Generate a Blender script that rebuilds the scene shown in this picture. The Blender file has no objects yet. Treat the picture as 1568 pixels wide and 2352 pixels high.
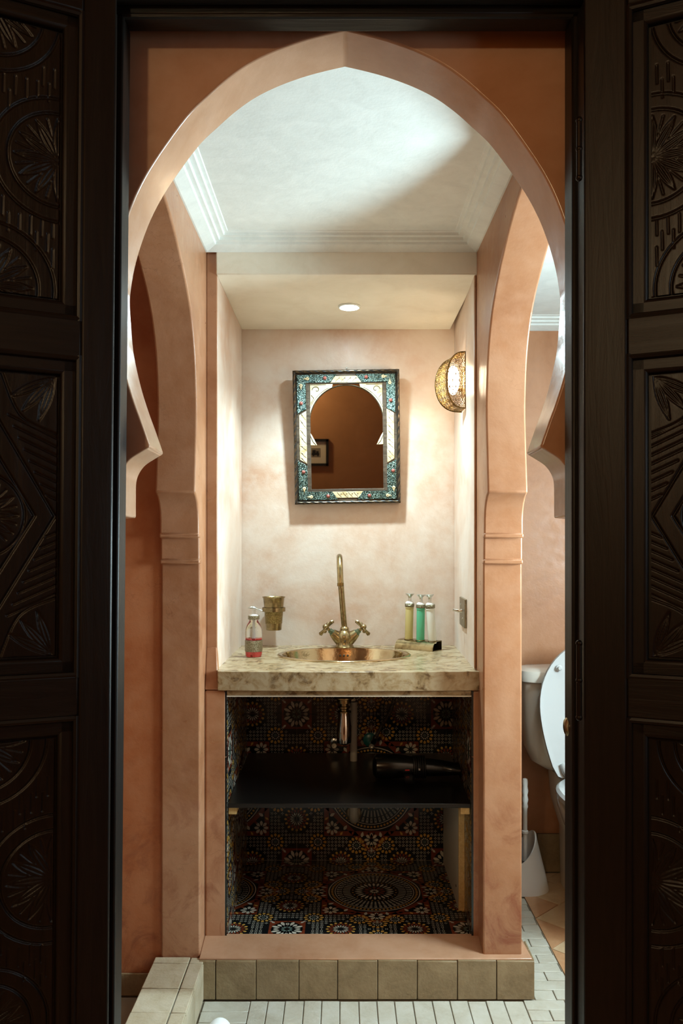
import bpy, bmesh, math, random
import numpy as np
from mathutils import Vector, Matrix
random.seed(7)
rng = np.random.default_rng(7)
SC = bpy.context.scene
COL = SC.collection
PI = math.pi
# ------------------------------------------------------------------ camera, world, exposure
F = 1900.0                      # focal length in pixels of the 1568 x 2352 frame
H = 1.15                        # eye height
CX, HY = 784.0, 1260.0          # vanishing point (pixels)
cam_d = bpy.data.cameras.new('camera'); cam = bpy.data.objects.new('camera', cam_d); COL.objects.link(cam)
cam.location = (0, 0, H); cam.rotation_euler = (PI/2, 0, 0)
cam_d.sensor_fit = 'VERTICAL'; cam_d.sensor_height = 36.0; cam_d.lens = F/2352*36.0
cam_d.shift_y = (HY-1176)/2352.0; cam_d.clip_start = 0.02
SC.camera = cam
w = bpy.data.worlds.new('world'); SC.world = w; w.use_nodes = True
w.node_tree.nodes['Background'].inputs[0].default_value = (0.6, 0.7, 0.8, 1)
w.node_tree.nodes['Background'].inputs[1].default_value = 0.02
SC.view_settings.view_transform = 'Standard'; SC.view_settings.look = 'None'
SC.view_settings.gamma = 1.0; SC.view_settings.use_curve_mapping = False
SC.view_settings.exposure = 0.2
COOL = (0.67, 0.92, 1.0); NEUT = (1.0, 0.97, 0.92); WARM = (1.0, 0.78, 0.50)
E_NICHE, E_DAY, E_WC, E_SCONCE, E_OUT, E_WIN = 58.0, 38.0, 4.0, 1.2, 28.0, 2.5

def P(px, py, Y):
    return Vector(((px-CX)*Y/F, Y, H-(py-HY)*Y/F))
def pz(py, Y): return H-(py-HY)*Y/F
def pxx(px, Y): return (px-CX)*Y/F
# main planes (distance from the eye)
Y1, Y2 = 1.114, 1.200           # wall with the big horseshoe arch
YV, YN, YB = 2.200, 2.235, 2.782
ZC = H+0.83                     # bay ceiling
XW, XO = 0.364, 0.464           # side wall faces
ZK = 0.100                      # plinth / kerb height
ZT = H-0.325                    # counter top

# ------------------------------------------------------------------ helpers
def lin(r, g, b):
    f = lambda c: c/12.92 if c <= 0.04045 else ((c+0.055)/1.055)**2.4
    return (f(r/255), f(g/255), f(b/255), 1.0)

class NT:
    def __init__(s, name):
        s.m = bpy.data.materials.new(name); s.m.use_nodes = True
        s.t = s.m.node_tree; s.b = s.t.nodes['Principled BSDF']
    def n(s, typ, **kw):
        nd = s.t.nodes.new(typ)
        for k, v in kw.items():
            if k.startswith('_'): setattr(nd, k[1:], v)
            else: nd.inputs[k.replace('0', ' ') if k.replace('0', ' ') in nd.inputs else k].default_value = v
        return nd
    def l(s, a, b): s.t.links.new(a, b)
    def coord(s, scale=(1, 1, 1), kind='Object'):
        tc = s.n('ShaderNodeTexCoord'); mp = s.n('ShaderNodeMapping'); mp.inputs['Scale'].default_value = scale
        s.l(tc.outputs[kind], mp.inputs['Vector']); return mp.outputs[0]
    def noise(s, co, scale, detail=4, rough=0.55, dist=0.0):
        nd = s.n('ShaderNodeTexNoise'); nd.inputs['Scale'].default_value = scale; nd.inputs['Detail'].default_value = detail
        nd.inputs['Roughness'].default_value = rough; nd.inputs['Distortion'].default_value = dist
        s.l(co, nd.inputs['Vector']); return nd.outputs['Fac']
    def ramp(s, fac, stops):
        r = s.n('ShaderNodeValToRGB'); els = r.color_ramp.elements
        while len(els) < len(stops): els.new(0.5)
        for e, (p, c) in zip(els, stops): e.position = p; e.color = c
        s.l(fac, r.inputs[0]); return r.outputs[0]
    def mix(s, fac, a, b, mode='MIX'):
        m = s.n('ShaderNodeMix'); m.data_type = 'RGBA'; m.blend_type = mode
        for sock, v in ((m.inputs[0], fac), (m.inputs[6], a), (m.inputs[7], b)):
            if hasattr(v, 'is_output'): s.l(v, sock)
            else: sock.default_value = v
        return m.outputs[2]
    def bump(s, h, strength, dist):
        b = s.n('ShaderNodeBump'); b.inputs['Strength'].default_value = strength; b.inputs['Distance'].default_value = dist
        s.l(h, b.inputs['Height']); s.l(b.outputs[0], s.b.inputs['Normal'])
    def set(s, **kw):
        for k, v in kw.items():
            k = k.replace('_', ' ')
            if hasattr(v, 'is_output'): s.l(v, s.b.inputs[k])
            else: s.b.inputs[k].default_value = v
        return s

def plain(name, rgb, rough=0.5, metal=0.0, **kw):
    t = NT(name); t.set(Base_Color=lin(*rgb), Roughness=rough, Metallic=metal, **kw); return t.m
def plaster(name, a, b, c, rough=0.38, sc=3.0, bump=0.25, dirt=None, cracks=False):
    t = NT(name); co = t.coord()
    n1 = t.noise(co, sc, 6, 0.6, 0.6); n2 = t.noise(co, sc*7, 5, 0.65)
    col = t.ramp(n1, [(0.32, lin(*a)), (0.5, lin(*b)), (0.68, lin(*c))])
    col = t.mix(t.ramp(n2, [(0.40, (0, 0, 0, 1)), (0.75, (0.55, 0.55, 0.55, 1))]), col, lin(*c))
    if dirt:
        n3 = t.noise(co, 9.0, 8, 0.7, 1.2)
        sx = t.n('ShaderNodeSeparateXYZ'); tc = t.n('ShaderNodeTexCoord'); t.l(tc.outputs['Object'], sx.inputs[0])
        mr = t.n('ShaderNodeMapRange'); t.l(sx.outputs[2], mr.inputs[0])
        mr.inputs[1].default_value = 0.75; mr.inputs[2].default_value = 0.15; mr.inputs[3].default_value = 0.0; mr.inputs[4].default_value = 1.0
        f = t.ramp(n3, [(0.50, (0, 0, 0, 1)), (0.66, (0.9, 0.9, 0.9, 1))])
        mm = t.n('ShaderNodeMath'); mm.operation = 'MULTIPLY'; t.l(f, mm.inputs[0]); t.l(mr.outputs[0], mm.inputs[1])
        col = t.mix(mm.outputs[0], col, lin(*dirt))
    if cracks:
        vo = t.n('ShaderNodeTexVoronoi'); vo.feature = 'DISTANCE_TO_EDGE'; vo.inputs['Scale'].default_value = 26
        nw = t.n('ShaderNodeTexNoise'); nw.inputs['Scale'].default_value = 12; nw.inputs['Detail'].default_value = 4
        t.l(co, nw.inputs['Vector'])
        va = t.n('ShaderNodeVectorMath'); va.operation = 'MULTIPLY_ADD'; va.inputs[1].default_value = (0.12, 0.12, 0.12)
        t.l(nw.outputs['Color'], va.inputs[0]); t.l(co, va.inputs[2]); t.l(va.outputs[0], vo.inputs['Vector'])
        line = t.ramp(vo.outputs['Distance'], [(0.0, (1, 1, 1, 1)), (0.02, (0, 0, 0, 1))])
        msk = t.ramp(t.noise(co, 4.0, 3), [(0.55, (0, 0, 0, 1)), (0.70, (0.45, 0.45, 0.45, 1))])
        m2 = t.n('ShaderNodeMath'); m2.operation = 'MULTIPLY'; t.l(line, m2.inputs[0]); t.l(msk, m2.inputs[1])
        col = t.mix(m2.outputs[0], col, lin(a[0]*0.7, a[1]*0.6, a[2]*0.6))
    t.set(Base_Color=col, Roughness=t.ramp(n2, [(0.3, (rough*0.8,)*3+(1,)), (0.7, (min(1, rough*1.3),)*3+(1,))]))
    h = t.mix(0.4, n1, n2); t.bump(h, bump, 0.01); return t.m
def wood(name, a, b, axis='Z', rough=0.42, sc=1.0, bump=0.3):
    t = NT(name); s = {'X': (2, 26, 26), 'Y': (26, 2, 26), 'Z': (26, 26, 2)}[axis]
    co = t.coord(tuple(q*sc for q in s)); n1 = t.noise(co, 2.2, 8, 0.65, 1.6); n2 = t.noise(co, 9, 4, 0.6)
    col = t.ramp(n1, [(0.30, lin(*a)), (0.62, lin(*b))]); col = t.mix(t.ramp(n2, [(0.45, (0, 0, 0, 1)), (0.7, (.6, .6, .6, 1))]), col, lin(*a))
    t.set(Base_Color=col, Roughness=rough, Specular_IOR_Level=0.28); t.bump(n1, bump, 0.002); return t.m
def metalm(name, rgb, rough=0.25, tarnish=None, sc=40, bump=0.0, bsc=300):
    t = NT(name); co = t.coord(); c = lin(*rgb)
    if tarnish: c = t.mix(t.ramp(t.noise(co, sc, 5, 0.6), [(0.45, (0, 0, 0, 1)), (0.72, (1, 1, 1, 1))]), lin(*rgb), lin(*tarnish))
    t.set(Base_Color=c, Metallic=1.0, Roughness=rough)
    if bump: t.bump(t.noise(co, bsc, 3), bump, 0.002)
    return t.m
def glassm(name, rgb, rough=0.02, trans=1.0, ior=1.45):
    t = NT(name); t.set(Base_Color=lin(*rgb), Roughness=rough, Transmission_Weight=trans, IOR=ior); return t.m
def emit(name, rgb, strength):
    t = NT(name); t.set(Base_Color=(0.8, 0.8, 0.8, 1), Emission_Color=rgb+(1,), Emission_Strength=strength); return t.m
def embossed(name, rgb, dark, sc=220, rough=0.3, metal=1.0):
    t = NT(name); co = t.coord(); vo = t.n('ShaderNodeTexVoronoi'); vo.inputs['Scale'].default_value = sc; t.l(co, vo.inputs['Vector'])
    f = t.ramp(vo.outputs['Distance'], [(0.25, (0, 0, 0, 1)), (0.6, (1, 1, 1, 1))])
    t.set(Base_Color=t.mix(f, lin(*rgb), lin(*dark)), Metallic=metal, Roughness=rough)
    b = t.n('ShaderNodeBump'); b.invert = True; b.inputs['Strength'].default_value = 0.8; b.inputs['Distance'].default_value = 0.002
    t.l(vo.outputs['Distance'], b.inputs['Height']); t.l(b.outputs[0], t.b.inputs['Normal']); return t.m

M = {}
M['bay'] = plaster('tadelakt_terracotta', (150, 98, 66), (166, 116, 82), (182, 136, 104), 0.34, 3.0, 0.22, dirt=(134, 72, 46), cracks=True)
M['arch'] = plaster('tadelakt_arch', (166, 122, 92), (178, 136, 106), (190, 150, 122), 0.20, 4.0, 0.08)
M['niche'] = plaster('tadelakt_niche', (194, 158, 133), (206, 182, 163), (217, 203, 190), 0.42, 3.5, 0.2)
M['shower'] = plaster('tadelakt_shower', (166, 94, 54), (178, 109, 68), (188, 124, 84), 0.40, 4, 0.2, dirt=(134, 72, 46), cracks=True)
M['wc'] = plaster('tadelakt_wc', (164, 108, 70), (176, 122, 84), (186, 134, 98), 0.42, 5, 0.2)
M['outer'] = plaster('plaster_outer', (158, 110, 66), (168, 118, 74), (176, 126, 82), 0.7, 3, 0.2)
M['white'] = plaster('white_paint', (222, 228, 224), (228, 234, 230), (234, 240, 236), 0.55, 20, 0.10)
M['cream'] = plaster('cream_paint', (226, 218, 198), (232, 226, 208), (238, 232, 216), 0.5, 8, 0.12)
M['counter'] = None
t = NT('polished_counter'); co = t.coord((1, 1.0, 1)); n1 = t.noise(co, 26, 6, 0.6, 0.8); n2 = t.noise(co, 70, 4, 0.6)
col = t.ramp(n1, [(0.40, lin(168, 149, 118)), (0.54, lin(148, 123, 88)), (0.66, lin(92, 70, 44))])
col = t.mix(t.ramp(n2, [(0.5, (0, 0, 0, 1)), (0.75, (.7, .7, .7, 1))]), col, lin(176, 159, 130))
t.set(Base_Color=col, Roughness=0.26); t.bump(n1, 0.2, 0.004); M['counter'] = t.m
M['ztile'] = plaster('zellige_tile', (122, 102, 72), (138, 117, 86), (152, 132, 100), 0.35, 16, 0.35)
M['ztile2'] = plaster('zellige_tile_pale', (172, 154, 124), (186, 170, 142), (198, 184, 160), 0.35, 16, 0.35)
M['brick'] = plaster('floor_brick_pale', (186, 180, 162), (198, 194, 178), (208, 206, 194), 0.38, 14, 0.35)
M['tile_o'] = plaster('floor_tile_terracotta', (190, 140, 98), (198, 148, 106), (206, 160, 120), 0.45, 14, 0.3)
M['tile_c'] = plaster('floor_tile_cream', (196, 164, 124), (206, 176, 138), (214, 186, 150), 0.45, 14, 0.3)
M['grout'] = plain('grout', (150, 140, 122), 0.9)
M['grout_dk'] = plain('grout_dark', (90, 78, 62), 0.9)
M['door'] = wood('dark_walnut_stain', (9, 6, 4), (22, 16, 10), 'Z', 0.42)
M['door_x'] = wood('dark_walnut_stain_cross', (9, 6, 4), (22, 16, 10), 'X', 0.42)
M['door_p'] = wood('dark_walnut_panel', (10, 7, 4), (24, 17, 11), 'Z', 0.36)
M['brass'] = metalm('aged_brass', (164, 146, 108), 0.26, (112, 94, 62), 60, 0.12, 180)
M['brassdk'] = metalm('dark_brass', (140, 112, 68), 0.35, (96, 76, 44), 90, 0.3, 400)
M['brass_e'] = embossed('engraved_brass', (186, 162, 108), (122, 104, 62), 480, 0.3)
M['silver_e'] = embossed('engraved_silver', (190, 180, 154), (112, 102, 78), 620, 0.35)
M['basin'] = metalm('hammered_brass', (204, 186, 150), 0.13, (172, 150, 116), 18, 0.25, 70)
M['chrome'] = metalm('chrome', (200, 196, 190), 0.08)
M['chrome_s'] = metalm('satin_chrome', (206, 210, 206), 0.22)
M['pewter'] = metalm('pewter', (150, 138, 116), 0.4, (110, 100, 80), 60)
M['verdigris'] = metalm('verdigris_brass', (130, 150, 128), 0.45, (70, 84, 74), 300)
M['bone'] = plaster('camel_bone', (180, 146, 84), (204, 188, 150), (214, 204, 178), 0.35, 30, 0.1)
M['ink'] = plain('engraving_ink', (62, 48, 30), 0.7)
M['teal'] = embossed('embossed_teal_metal', (150, 174, 166), (34, 54, 54), 360, 0.32)
M['framewood'] = wood('mirror_frame_wood', (50, 40, 32), (98, 84, 70), 'X', 0.4)
M['rope'] = metalm('rope_moulding', (112, 100, 84), 0.32, (48, 40, 32), 120)
M['ropedark'] = plain('rope_moulding_dark', (30, 26, 22), 0.35)
M['coral'] = plain('coral_stone', (150, 84, 74), 0.25)
M['mirror'] = plain('mirror_glass', (196, 192, 188), 0.015, 1.0)
M['porcelain'] = plain('white_porcelain', (214, 206, 194), 0.12)
M['seat'] = plain('white_seat_plastic', (196, 199, 199), 0.18)
M['plastic'] = plain('white_plastic', (222, 218, 212), 0.35)
M['bristle'] = plain('brush_bristle', (120, 110, 100), 0.9)
M['black'] = plain('black_laminate', (14, 13, 12), 0.32)
M['dryer'] = plain('black_gloss_plastic', (12, 11, 10), 0.2)
M['rubber'] = plain('black_rubber', (16, 15, 14), 0.5)
M['red'] = plain('red_indicator', (190, 40, 36), 0.4)
M['pvc'] = plain('grey_pvc', (176, 168, 152), 0.5)
M['hose'] = embossed('braided_steel', (170, 160, 146), (60, 56, 50), 500, 0.35)
M['tealcap'] = plain('teal_plastic', (20, 92, 88), 0.3)
M['paleboard'] = plain('white_melamine', (206, 202, 188), 0.5)
M['pine'] = wood('raw_pine', (196, 158, 98), (220, 188, 130), 'Y', 0.7)
M['glass'] = glassm('clear_glass', (244, 246, 244))
M['pink'] = glassm('pink_soap', (255, 96, 96), 0.05, 0.75, 1.35)
M['y_liq'] = glassm('yellow_gel', (222, 204, 140), 0.15, 0.35, 1.35)
M['g_liq'] = glassm('green_gel', (110, 206, 164), 0.15, 0.35, 1.35)
M['w_liq'] = glassm('white_lotion', (238, 238, 228), 0.2, 0.2, 1.35)
M['lens'] = emit('lamp_lens', COOL, 260.0)
M['lens_w'] = emit('lamp_lens_bay', COOL, 18.0)
M['bulb'] = emit('warm_bulb', (1.0, 0.84, 0.58), 62.0)
M['daylight'] = emit('window_daylight', (0.75, 0.92, 1.0), 1.5)
M['paper'] = plain('picture_mount', (206, 196, 172), 0.8)
M['print'] = plain('picture_print', (128, 118, 100), 0.8)
M['towel'] = plain('white_terry', (232, 232, 228), 0.9)
M['hinge'] = metalm('black_iron', (48, 42, 36), 0.45)
# printed mosaic: colour carried by a face attribute
t = NT('printed_mosaic'); at = t.n('ShaderNodeAttribute'); at.attribute_name = 'tint'
t.set(Base_Color=at.outputs['Color'], Roughness=0.22); M['mosaic'] = t.m
M['mosaic_base'] = plain('mosaic_ground', (16, 20, 22), 0.2)

def tag(o, label=None, cat=None, group=None, kind=None):
    if label: o['label'] = label
    if cat: o['category'] = cat
    if group: o['group'] = group
    if kind: o['kind'] = kind
    return o
def thing(name, loc, label, cat, group=None, rz=0.0):
    o = bpy.data.objects.new(name, None); COL.objects.link(o); o.location = loc; o.rotation_euler = (0, 0, rz)
    o.empty_display_size = 0.02
    return tag(o, label, cat, group)

class MB:
    def __init__(s): s.v = []; s.f = []
    def add(s, v, f):
        k = len(s.v); s.v += [tuple(p) for p in v]; s.f += [tuple(i+k for i in q) for q in f]; return s
    def box(s, x0, x1, y0, y1, z0, z1):
        v = [(x0, y0, z0), (x1, y0, z0), (x1, y1, z0), (x0, y1, z0), (x0, y0, z1), (x1, y0, z1), (x1, y1, z1), (x0, y1, z1)]
        return s.hexa(v)
    def hexa(s, v):
        return s.add(v, [(0, 3, 2, 1), (4, 5, 6, 7), (0, 1, 5, 4), (1, 2, 6, 5), (2, 3, 7, 6), (3, 0, 4, 7)])
    def lathe(s, prof, n=32, c=(0, 0, 0), sx=1.0, sy=1.0, cap0=True, cap1=True, M4=None):
        v = []; m = len(prof)
        for r, z in prof:
            for i in range(n):
                a = 2*PI*i/n; v.append(Vector((r*math.cos(a)*sx, r*math.sin(a)*sy, z)))
        if M4: v = [M4 @ p for p in v]
        v = [Vector(p)+Vector(c) for p in v]
        f = [(j*n+i, j*n+(i+1) % n, (j+1)*n+(i+1) % n, (j+1)*n+i) for j in range(m-1) for i in range(n)]
        if cap0: f.append(tuple(reversed(range(n))))
        if cap1: f.append(tuple((m-1)*n+i for i in range(n)))
        return s.add(v, f)
    def loft(s, rings, cap=True, closed=True):
        n = len(rings[0]); v = [p for r in rings for p in r]
        lim = n if closed else n-1
        f = [(j*n+i, j*n+(i+1) % n, (j+1)*n+(i+1) % n, (j+1)*n+i) for j in range(len(rings)-1) for i in range(lim)]
        if cap: f.append(tuple(reversed(range(n)))); f.append(tuple((len(rings)-1)*n+i for i in range(n)))
        return s.add(v, f)
    def tube(s, pts, r, n=10, cap=True, closed=False, flat=1.0, twist=0.0):
        pts = [Vector(p) for p in pts]; m = len(pts); rings = []; up = None
        for i, p in enumerate(pts):
            if closed: d = pts[(i+1) % m]-pts[i-1]
            else: d = pts[min(i+1, m-1)]-pts[max(i-1, 0)]
            d.normalize()
            if up is None:
                up = Vector((0, 0, 1)) if abs(d.z) < 0.9 else Vector((0, 1, 0))
            a = d.cross(up)
            if a.length < 1e-6: a = d.orthogonal()
            a.normalize(); b = a.cross(d); up = b
            rr = r[i] if hasattr(r, '__len__') else r
            rings.append([p+(a*math.cos(2*PI*k/n+twist*0)*rr+b*math.sin(2*PI*k/n)*rr*flat) for k in range(n)])
        if closed: rings.append(rings[0]); cap = False
        return s.loft(rings, cap)
    def sphere(s, c, r, n=14, m=8, sc=(1, 1, 1)):
        prof = [(max(1e-5, math.sin(PI*j/m))*r, -math.cos(PI*j/m)*r) for j in range(m+1)]
        v = []
        k = MB().lathe(prof, n)
        return s.add([(c[0]+p[0]*sc[0], c[1]+p[1]*sc[1], c[2]+p[2]*sc[2]) for p in k.v], k.f)
    def prism(s, poly, fn, d0, d1):
        n = len(poly); v = [fn(a, b, d0) for a, b in poly]+[fn(a, b, d1) for a, b in poly]
        f = [tuple(reversed(range(n))), tuple(range(n, 2*n))]+[(i, (i+1) % n, n+(i+1) % n, n+i) for i in range(n)]
        return s.add(v, f)
    def build(s, name, mat, parent=None, smooth=40, bevel=0.0, seg=2, recalc=True, world=False, kind=None):
        me = bpy.data.meshes.new(name)
        v = s.v
        if world and parent is not None:
            L = parent.location; v = [(p[0]-L.x, p[1]-L.y, p[2]-L.z) for p in v]
        me.from_pydata(v, [], s.f)
        if recalc:
            bm = bmesh.new(); bm.from_mesh(me); bmesh.ops.recalc_face_normals(bm, faces=bm.faces); bm.to_mesh(me); bm.free()
        if smooth:
            me.polygons.foreach_set('use_smooth', [True]*len(me.polygons)); me.set_sharp_from_angle(angle=math.radians(smooth))
        me.materials.append(M[mat] if isinstance(mat, str) else mat)
        o = bpy.data.objects.new(name, me); COL.objects.link(o)
        if parent is not None: o.parent = parent
        if bevel:
            b = o.modifiers.new('bevel', 'BEVEL'); b.width = bevel; b.segments = seg; b.limit_method = 'ANGLE'; b.angle_limit = math.radians(35)
            b.harden_normals = False
        if kind: o['kind'] = kind
        return o
def struct(o, label, cat='wall'):
    return tag(o, label, cat, None, 'structure')
def lamp(name, typ, loc, energy, color, parent=None, **kw):
    d = bpy.data.lights.new(name, typ); d.energy = energy; d.color = color
    for k, v in kw.items(): setattr(d, k, v)
    o = bpy.data.objects.new(name, d); COL.objects.link(o); o.location = loc
    if parent is not None: o.parent = parent
    return o
def smooth_poly(pts, k=6, closed=False):
    pts = [Vector(p).to_3d() for p in pts]; out = []; n = len(pts)
    for i in range(n-1):
        p0 = pts[max(i-1, 0)]; p1 = pts[i]; p2 = pts[i+1]; p3 = pts[min(i+2, n-1)]
        for j in range(k):
            u = j/k
            out.append(0.5*((2*p1)+(p2-p0)*u+(2*p0-5*p1+4*p2-p3)*u*u+(3*p1-p0-3*p2+p3)*u**3))
    out.append(pts[-1]); return out

# ------------------------------------------------------------------ structure: arch wall
half = [(155, 0), (166, 48), (180, 98), (201, 155), (226, 205), (256, 248), (291, 288), (340, 338), (430, 403), (495, 440),
        (558, 465), (617, 482), (670, 491), (705, 493), (790, 487), (831, 481), (892, 467), (947, 450), (991, 434), (1043, 416)]
half2 = [(1043, 416), (1055, 436), (1069, 457), (1087, 471), (1108, 478), (1140, 479), (1190, 479)]
A0 = [(p.x, p.y) for p in smooth_poly([(hw*Y2/F, pz(y, Y2), 0) for y, hw in half], 5)]
A1 = [(p.x, p.y) for p in smooth_poly([(hw*Y2/F, pz(y, Y2), 0) for y, hw in half2], 4)]
xa = pxx(792, Y2); JX = 0.345
prof = A0+A1[1:]+[(JX, pz(1196, Y2)), (JX, 0.0)]
right = [(xa+x, z) for x, z in prof]; left = [(xa-x, z) for x, z in prof]
poly = [(-1.35, 0), (-1.35, 2.5), (1.35, 2.5), (1.35, 0)]+list(reversed(right))+left[1:]
o = MB().prism(poly, lambda a, b, d: (a, d, b), Y1, Y2).build('wall_front', 'arch', bevel=0.007, seg=3, smooth=35)
struct(o, 'terracotta plaster wall with a large pointed horseshoe arch behind the doorway')
# side walls with arches seen edge-on
pr = [(2.128, 0.0), (2.128, H-0.036), (2.121, H-0.030), (2.121, H+0.030), (2.113, H+0.036), (2.113, H+0.075), (2.109, H+0.095), (2.098, H+0.115), (2.082, H+0.130), (2.060, H+0.140)]
ar = [(2.060, H+0.140), (2.077, H+0.262), (2.085, H+0.357), (2.067, H+0.469), (2.028, H+0.548), (1.979, H+0.600), (1.910, H+0.646), (1.825, H+0.688), (1.746, H+0.717), (1.68, H+0.735)]
ar = [(p.x, p.y) for p in smooth_poly([(a, b, 0) for a, b in ar], 5)]
far = pr+ar[1:]
near = [(2*1.68-y, z) for y, z in reversed(far[:-1])]
poly = [(Y2, 0), (Y2, ZC), (YN, ZC), (YN, 0)]+far+near
o = MB().prism(poly, lambda a, b, d: (d, a, b), -XO, -XW).build('wall_left', 'bay', bevel=0.010, seg=4, smooth=35)
struct(o, 'terracotta side wall with a stepped horseshoe arch open to the shower')
for zz, yy, rr in ((H-.034, 2.124, .0085), (H+.033, 2.116, .0085)):
    MB().box(-XO-.0005, -XW+.001, yy-rr, yy+.02, zz-.006, zz+.006).build('impost_moulding', 'bay', o, bevel=.004, seg=3)
    MB().box(-XO-.0005, -XW+.001, 3.36-yy-.02, 3.36-yy+rr, zz-.006, zz+.006).build('impost_moulding', 'bay', o, bevel=.004, seg=3)
o = MB().prism(poly, lambda a, b, d: (d, a, b), XW, XO).build('wall_right', 'bay', bevel=0.010, seg=4, smooth=35)
struct(o, 'terracotta side wall with a stepped horseshoe arch open to the toilet')
for zz, yy, rr in ((H-.034, 2.124, .0085), (H+.033, 2.116, .0085)):
    MB().box(XW-.001, XO+.0005, yy-rr, yy+.02, zz-.006, zz+.006).build('impost_moulding', 'bay', o, bevel=.004, seg=3)
    MB().box(XW-.001, XO+.0005, 3.36-yy-.02, 3.36-yy+rr, zz-.006, zz+.006).build('impost_moulding', 'bay', o, bevel=.004, seg=3)
# niche shell
def hx(xf0, xf1, xb0, xb1, y0, y1, z0, z1):
    return [(xf0, y0, z0), (xf1, y0, z0), (xb1, y1, z0), (xb0, y1, z0), (xf0, y0, z1), (xf1, y0, z1), (xb1, y1, z1), (xb0, y1, z1)]
ZN = H+0.7365
XNL, XNR, XNRb = -0.335, 0.358, 0.379
b = MB().hexa(hx(-XO, XNL, -XO, XNL, YN, YB, ZT-0.050, ZC))
struct(b.build('wall_niche_left', 'niche', bevel=0.004), 'pale plaster cheek of the wash niche opposite the wall lamp')
b = MB().hexa(hx(XNR, XO, XNRb, XO, YN, YB, ZT-0.050, ZC))
struct(b.build('wall_niche_right', 'niche', bevel=0.004), 'plaster cheek of the wash niche carrying the lamp and the switch')
for nm, xa0, xa1 in (('trim_niche_reveal_left', -XW, XNL), ('trim_niche_reveal_right', XNR, XW)):
    struct(MB().box(xa0, xa1, YN-.005, YN, ZT-.04 if xa0 < 0 else ZT+.001, ZC).build(nm, 'bay', bevel=.003), 'narrow terracotta strip framing the wash niche on the '+('dispenser' if xa0 < 0 else 'lamp')+' side', 'trim')
struct(MB().box(-XO, XO, YB, 2.95, 0.0, ZC).build('wall_niche_back', 'niche'), 'mottled beige plaster back wall of the wash niche behind the mirror')
struct(MB().box(XNL-0.002, XNR+0.008, YN-0.012, YB, ZN, ZC-0.001).build('ceiling_niche', 'cream', bevel=0.003), 'low cream painted ceiling and lintel of the wash niche', 'ceiling')
struct(MB().box(-XW, XW, Y2, YN, ZC, ZC+0.05).build('ceiling', 'white'), 'white painted ceiling above the arched bay', 'ceiling')
# vanity masonry below the counter
CX0L = pxx(500, 2.19)-.0005
YC = 2.772; XCb = 0.372
XCL, XCR, ZCT, ZCB = pxx(520, YV), pxx(1083, YV), pz(1598, YV), H-1.045
b = MB().hexa(hx(-XW, XCL, -XW, XCL-.014, YV, YB, ZK, ZT-0.052)).hexa(hx(XCR, XO, XCb+.004, XO, YV, YB, ZK, ZT-0.052))
b.box(XCL, XCR, YV, YB, ZK-0.04, ZCB-0.008)
struct(b.build('wall_vanity', 'bay', bevel=0.006), 'terracotta plaster front of the vanity around its open cupboard')
struct(MB().hexa([(-XW, YV, ZT-.051), (CX0L, YV, ZT-.051), (CX0L, YN+.01, ZT-.051), (-XW, YN+.01, ZT-.051), (-XW, YN-.006, ZT+.06), (CX0L-.008, YN-.006, ZT+.06), (CX0L-.008, YN+.01, ZT+.06), (-XW, YN+.01, ZT+.06)]).build('wall_vanity_shoulder', 'bay', bevel=0.003), 'small plaster shoulder at the end of the countertop')
# plaster ridge of old repair on the right pier
pts = [(pxx(1113+random.uniform(-3, 5), YV-0.001), YV-0.001, pz(y, YV)) for y in range(1592, 2030, 18)]
b = MB().tube(pts, [0.0025+random.random()*0.0025 for _ in pts], 6)
struct(b.build('trim_plaster_ridge', 'bay'), 'rough vertical ridge of patched plaster beside the cupboard opening', 'trim')
# plinth
b = MB().hexa([(-XW, 2.112, ZK-0.002), (0.488, 2.112, ZK-0.002), (0.488, YV+0.01, ZK-0.002), (-XW, YV+0.01, ZK-0.002),
               (-XW, 2.112, ZK+0.003), (0.488, 2.112, ZK+0.003), (0.47, YV+0.01, ZK+0.022), (-XW, YV+0.01, ZK+0.022)])
struct(b.build('trim_plinth_top', 'arch', bevel=0.004), 'smooth pink plaster ledge along the foot of the vanity', 'trim')
b = MB().box(-XW, 0.488, 2.114, YV, 0.0, ZK-0.002)
base = struct(b.build('baseboard_vanity', 'grout'), 'brown glazed tile skirting along the foot of the vanity', 'baseboard')
xs = [-XW]+[pxx(q, 2.106) for q in (495, 588, 686, 775, 867, 958, 1050, 1140)]+[0.492]
for i in range(9):
    w_ = random.uniform(0.0007, 0.0013)
    MB().box(xs[i]+w_, xs[i+1]-w_, 2.105+random.uniform(-.001, .001), 2.1145, 0.002, ZK+random.uniform(-.0015, .001)).build('tile', 'ztile', base, bevel=0.0015)
for i in range(2):
    MB().box(0.4875, 0.4925, 2.116+0.05*i*1.0, 2.116+0.05*(i+1)-0.002, 0.002, ZK).build('tile', 'ztile', base, bevel=0.0015)
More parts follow.
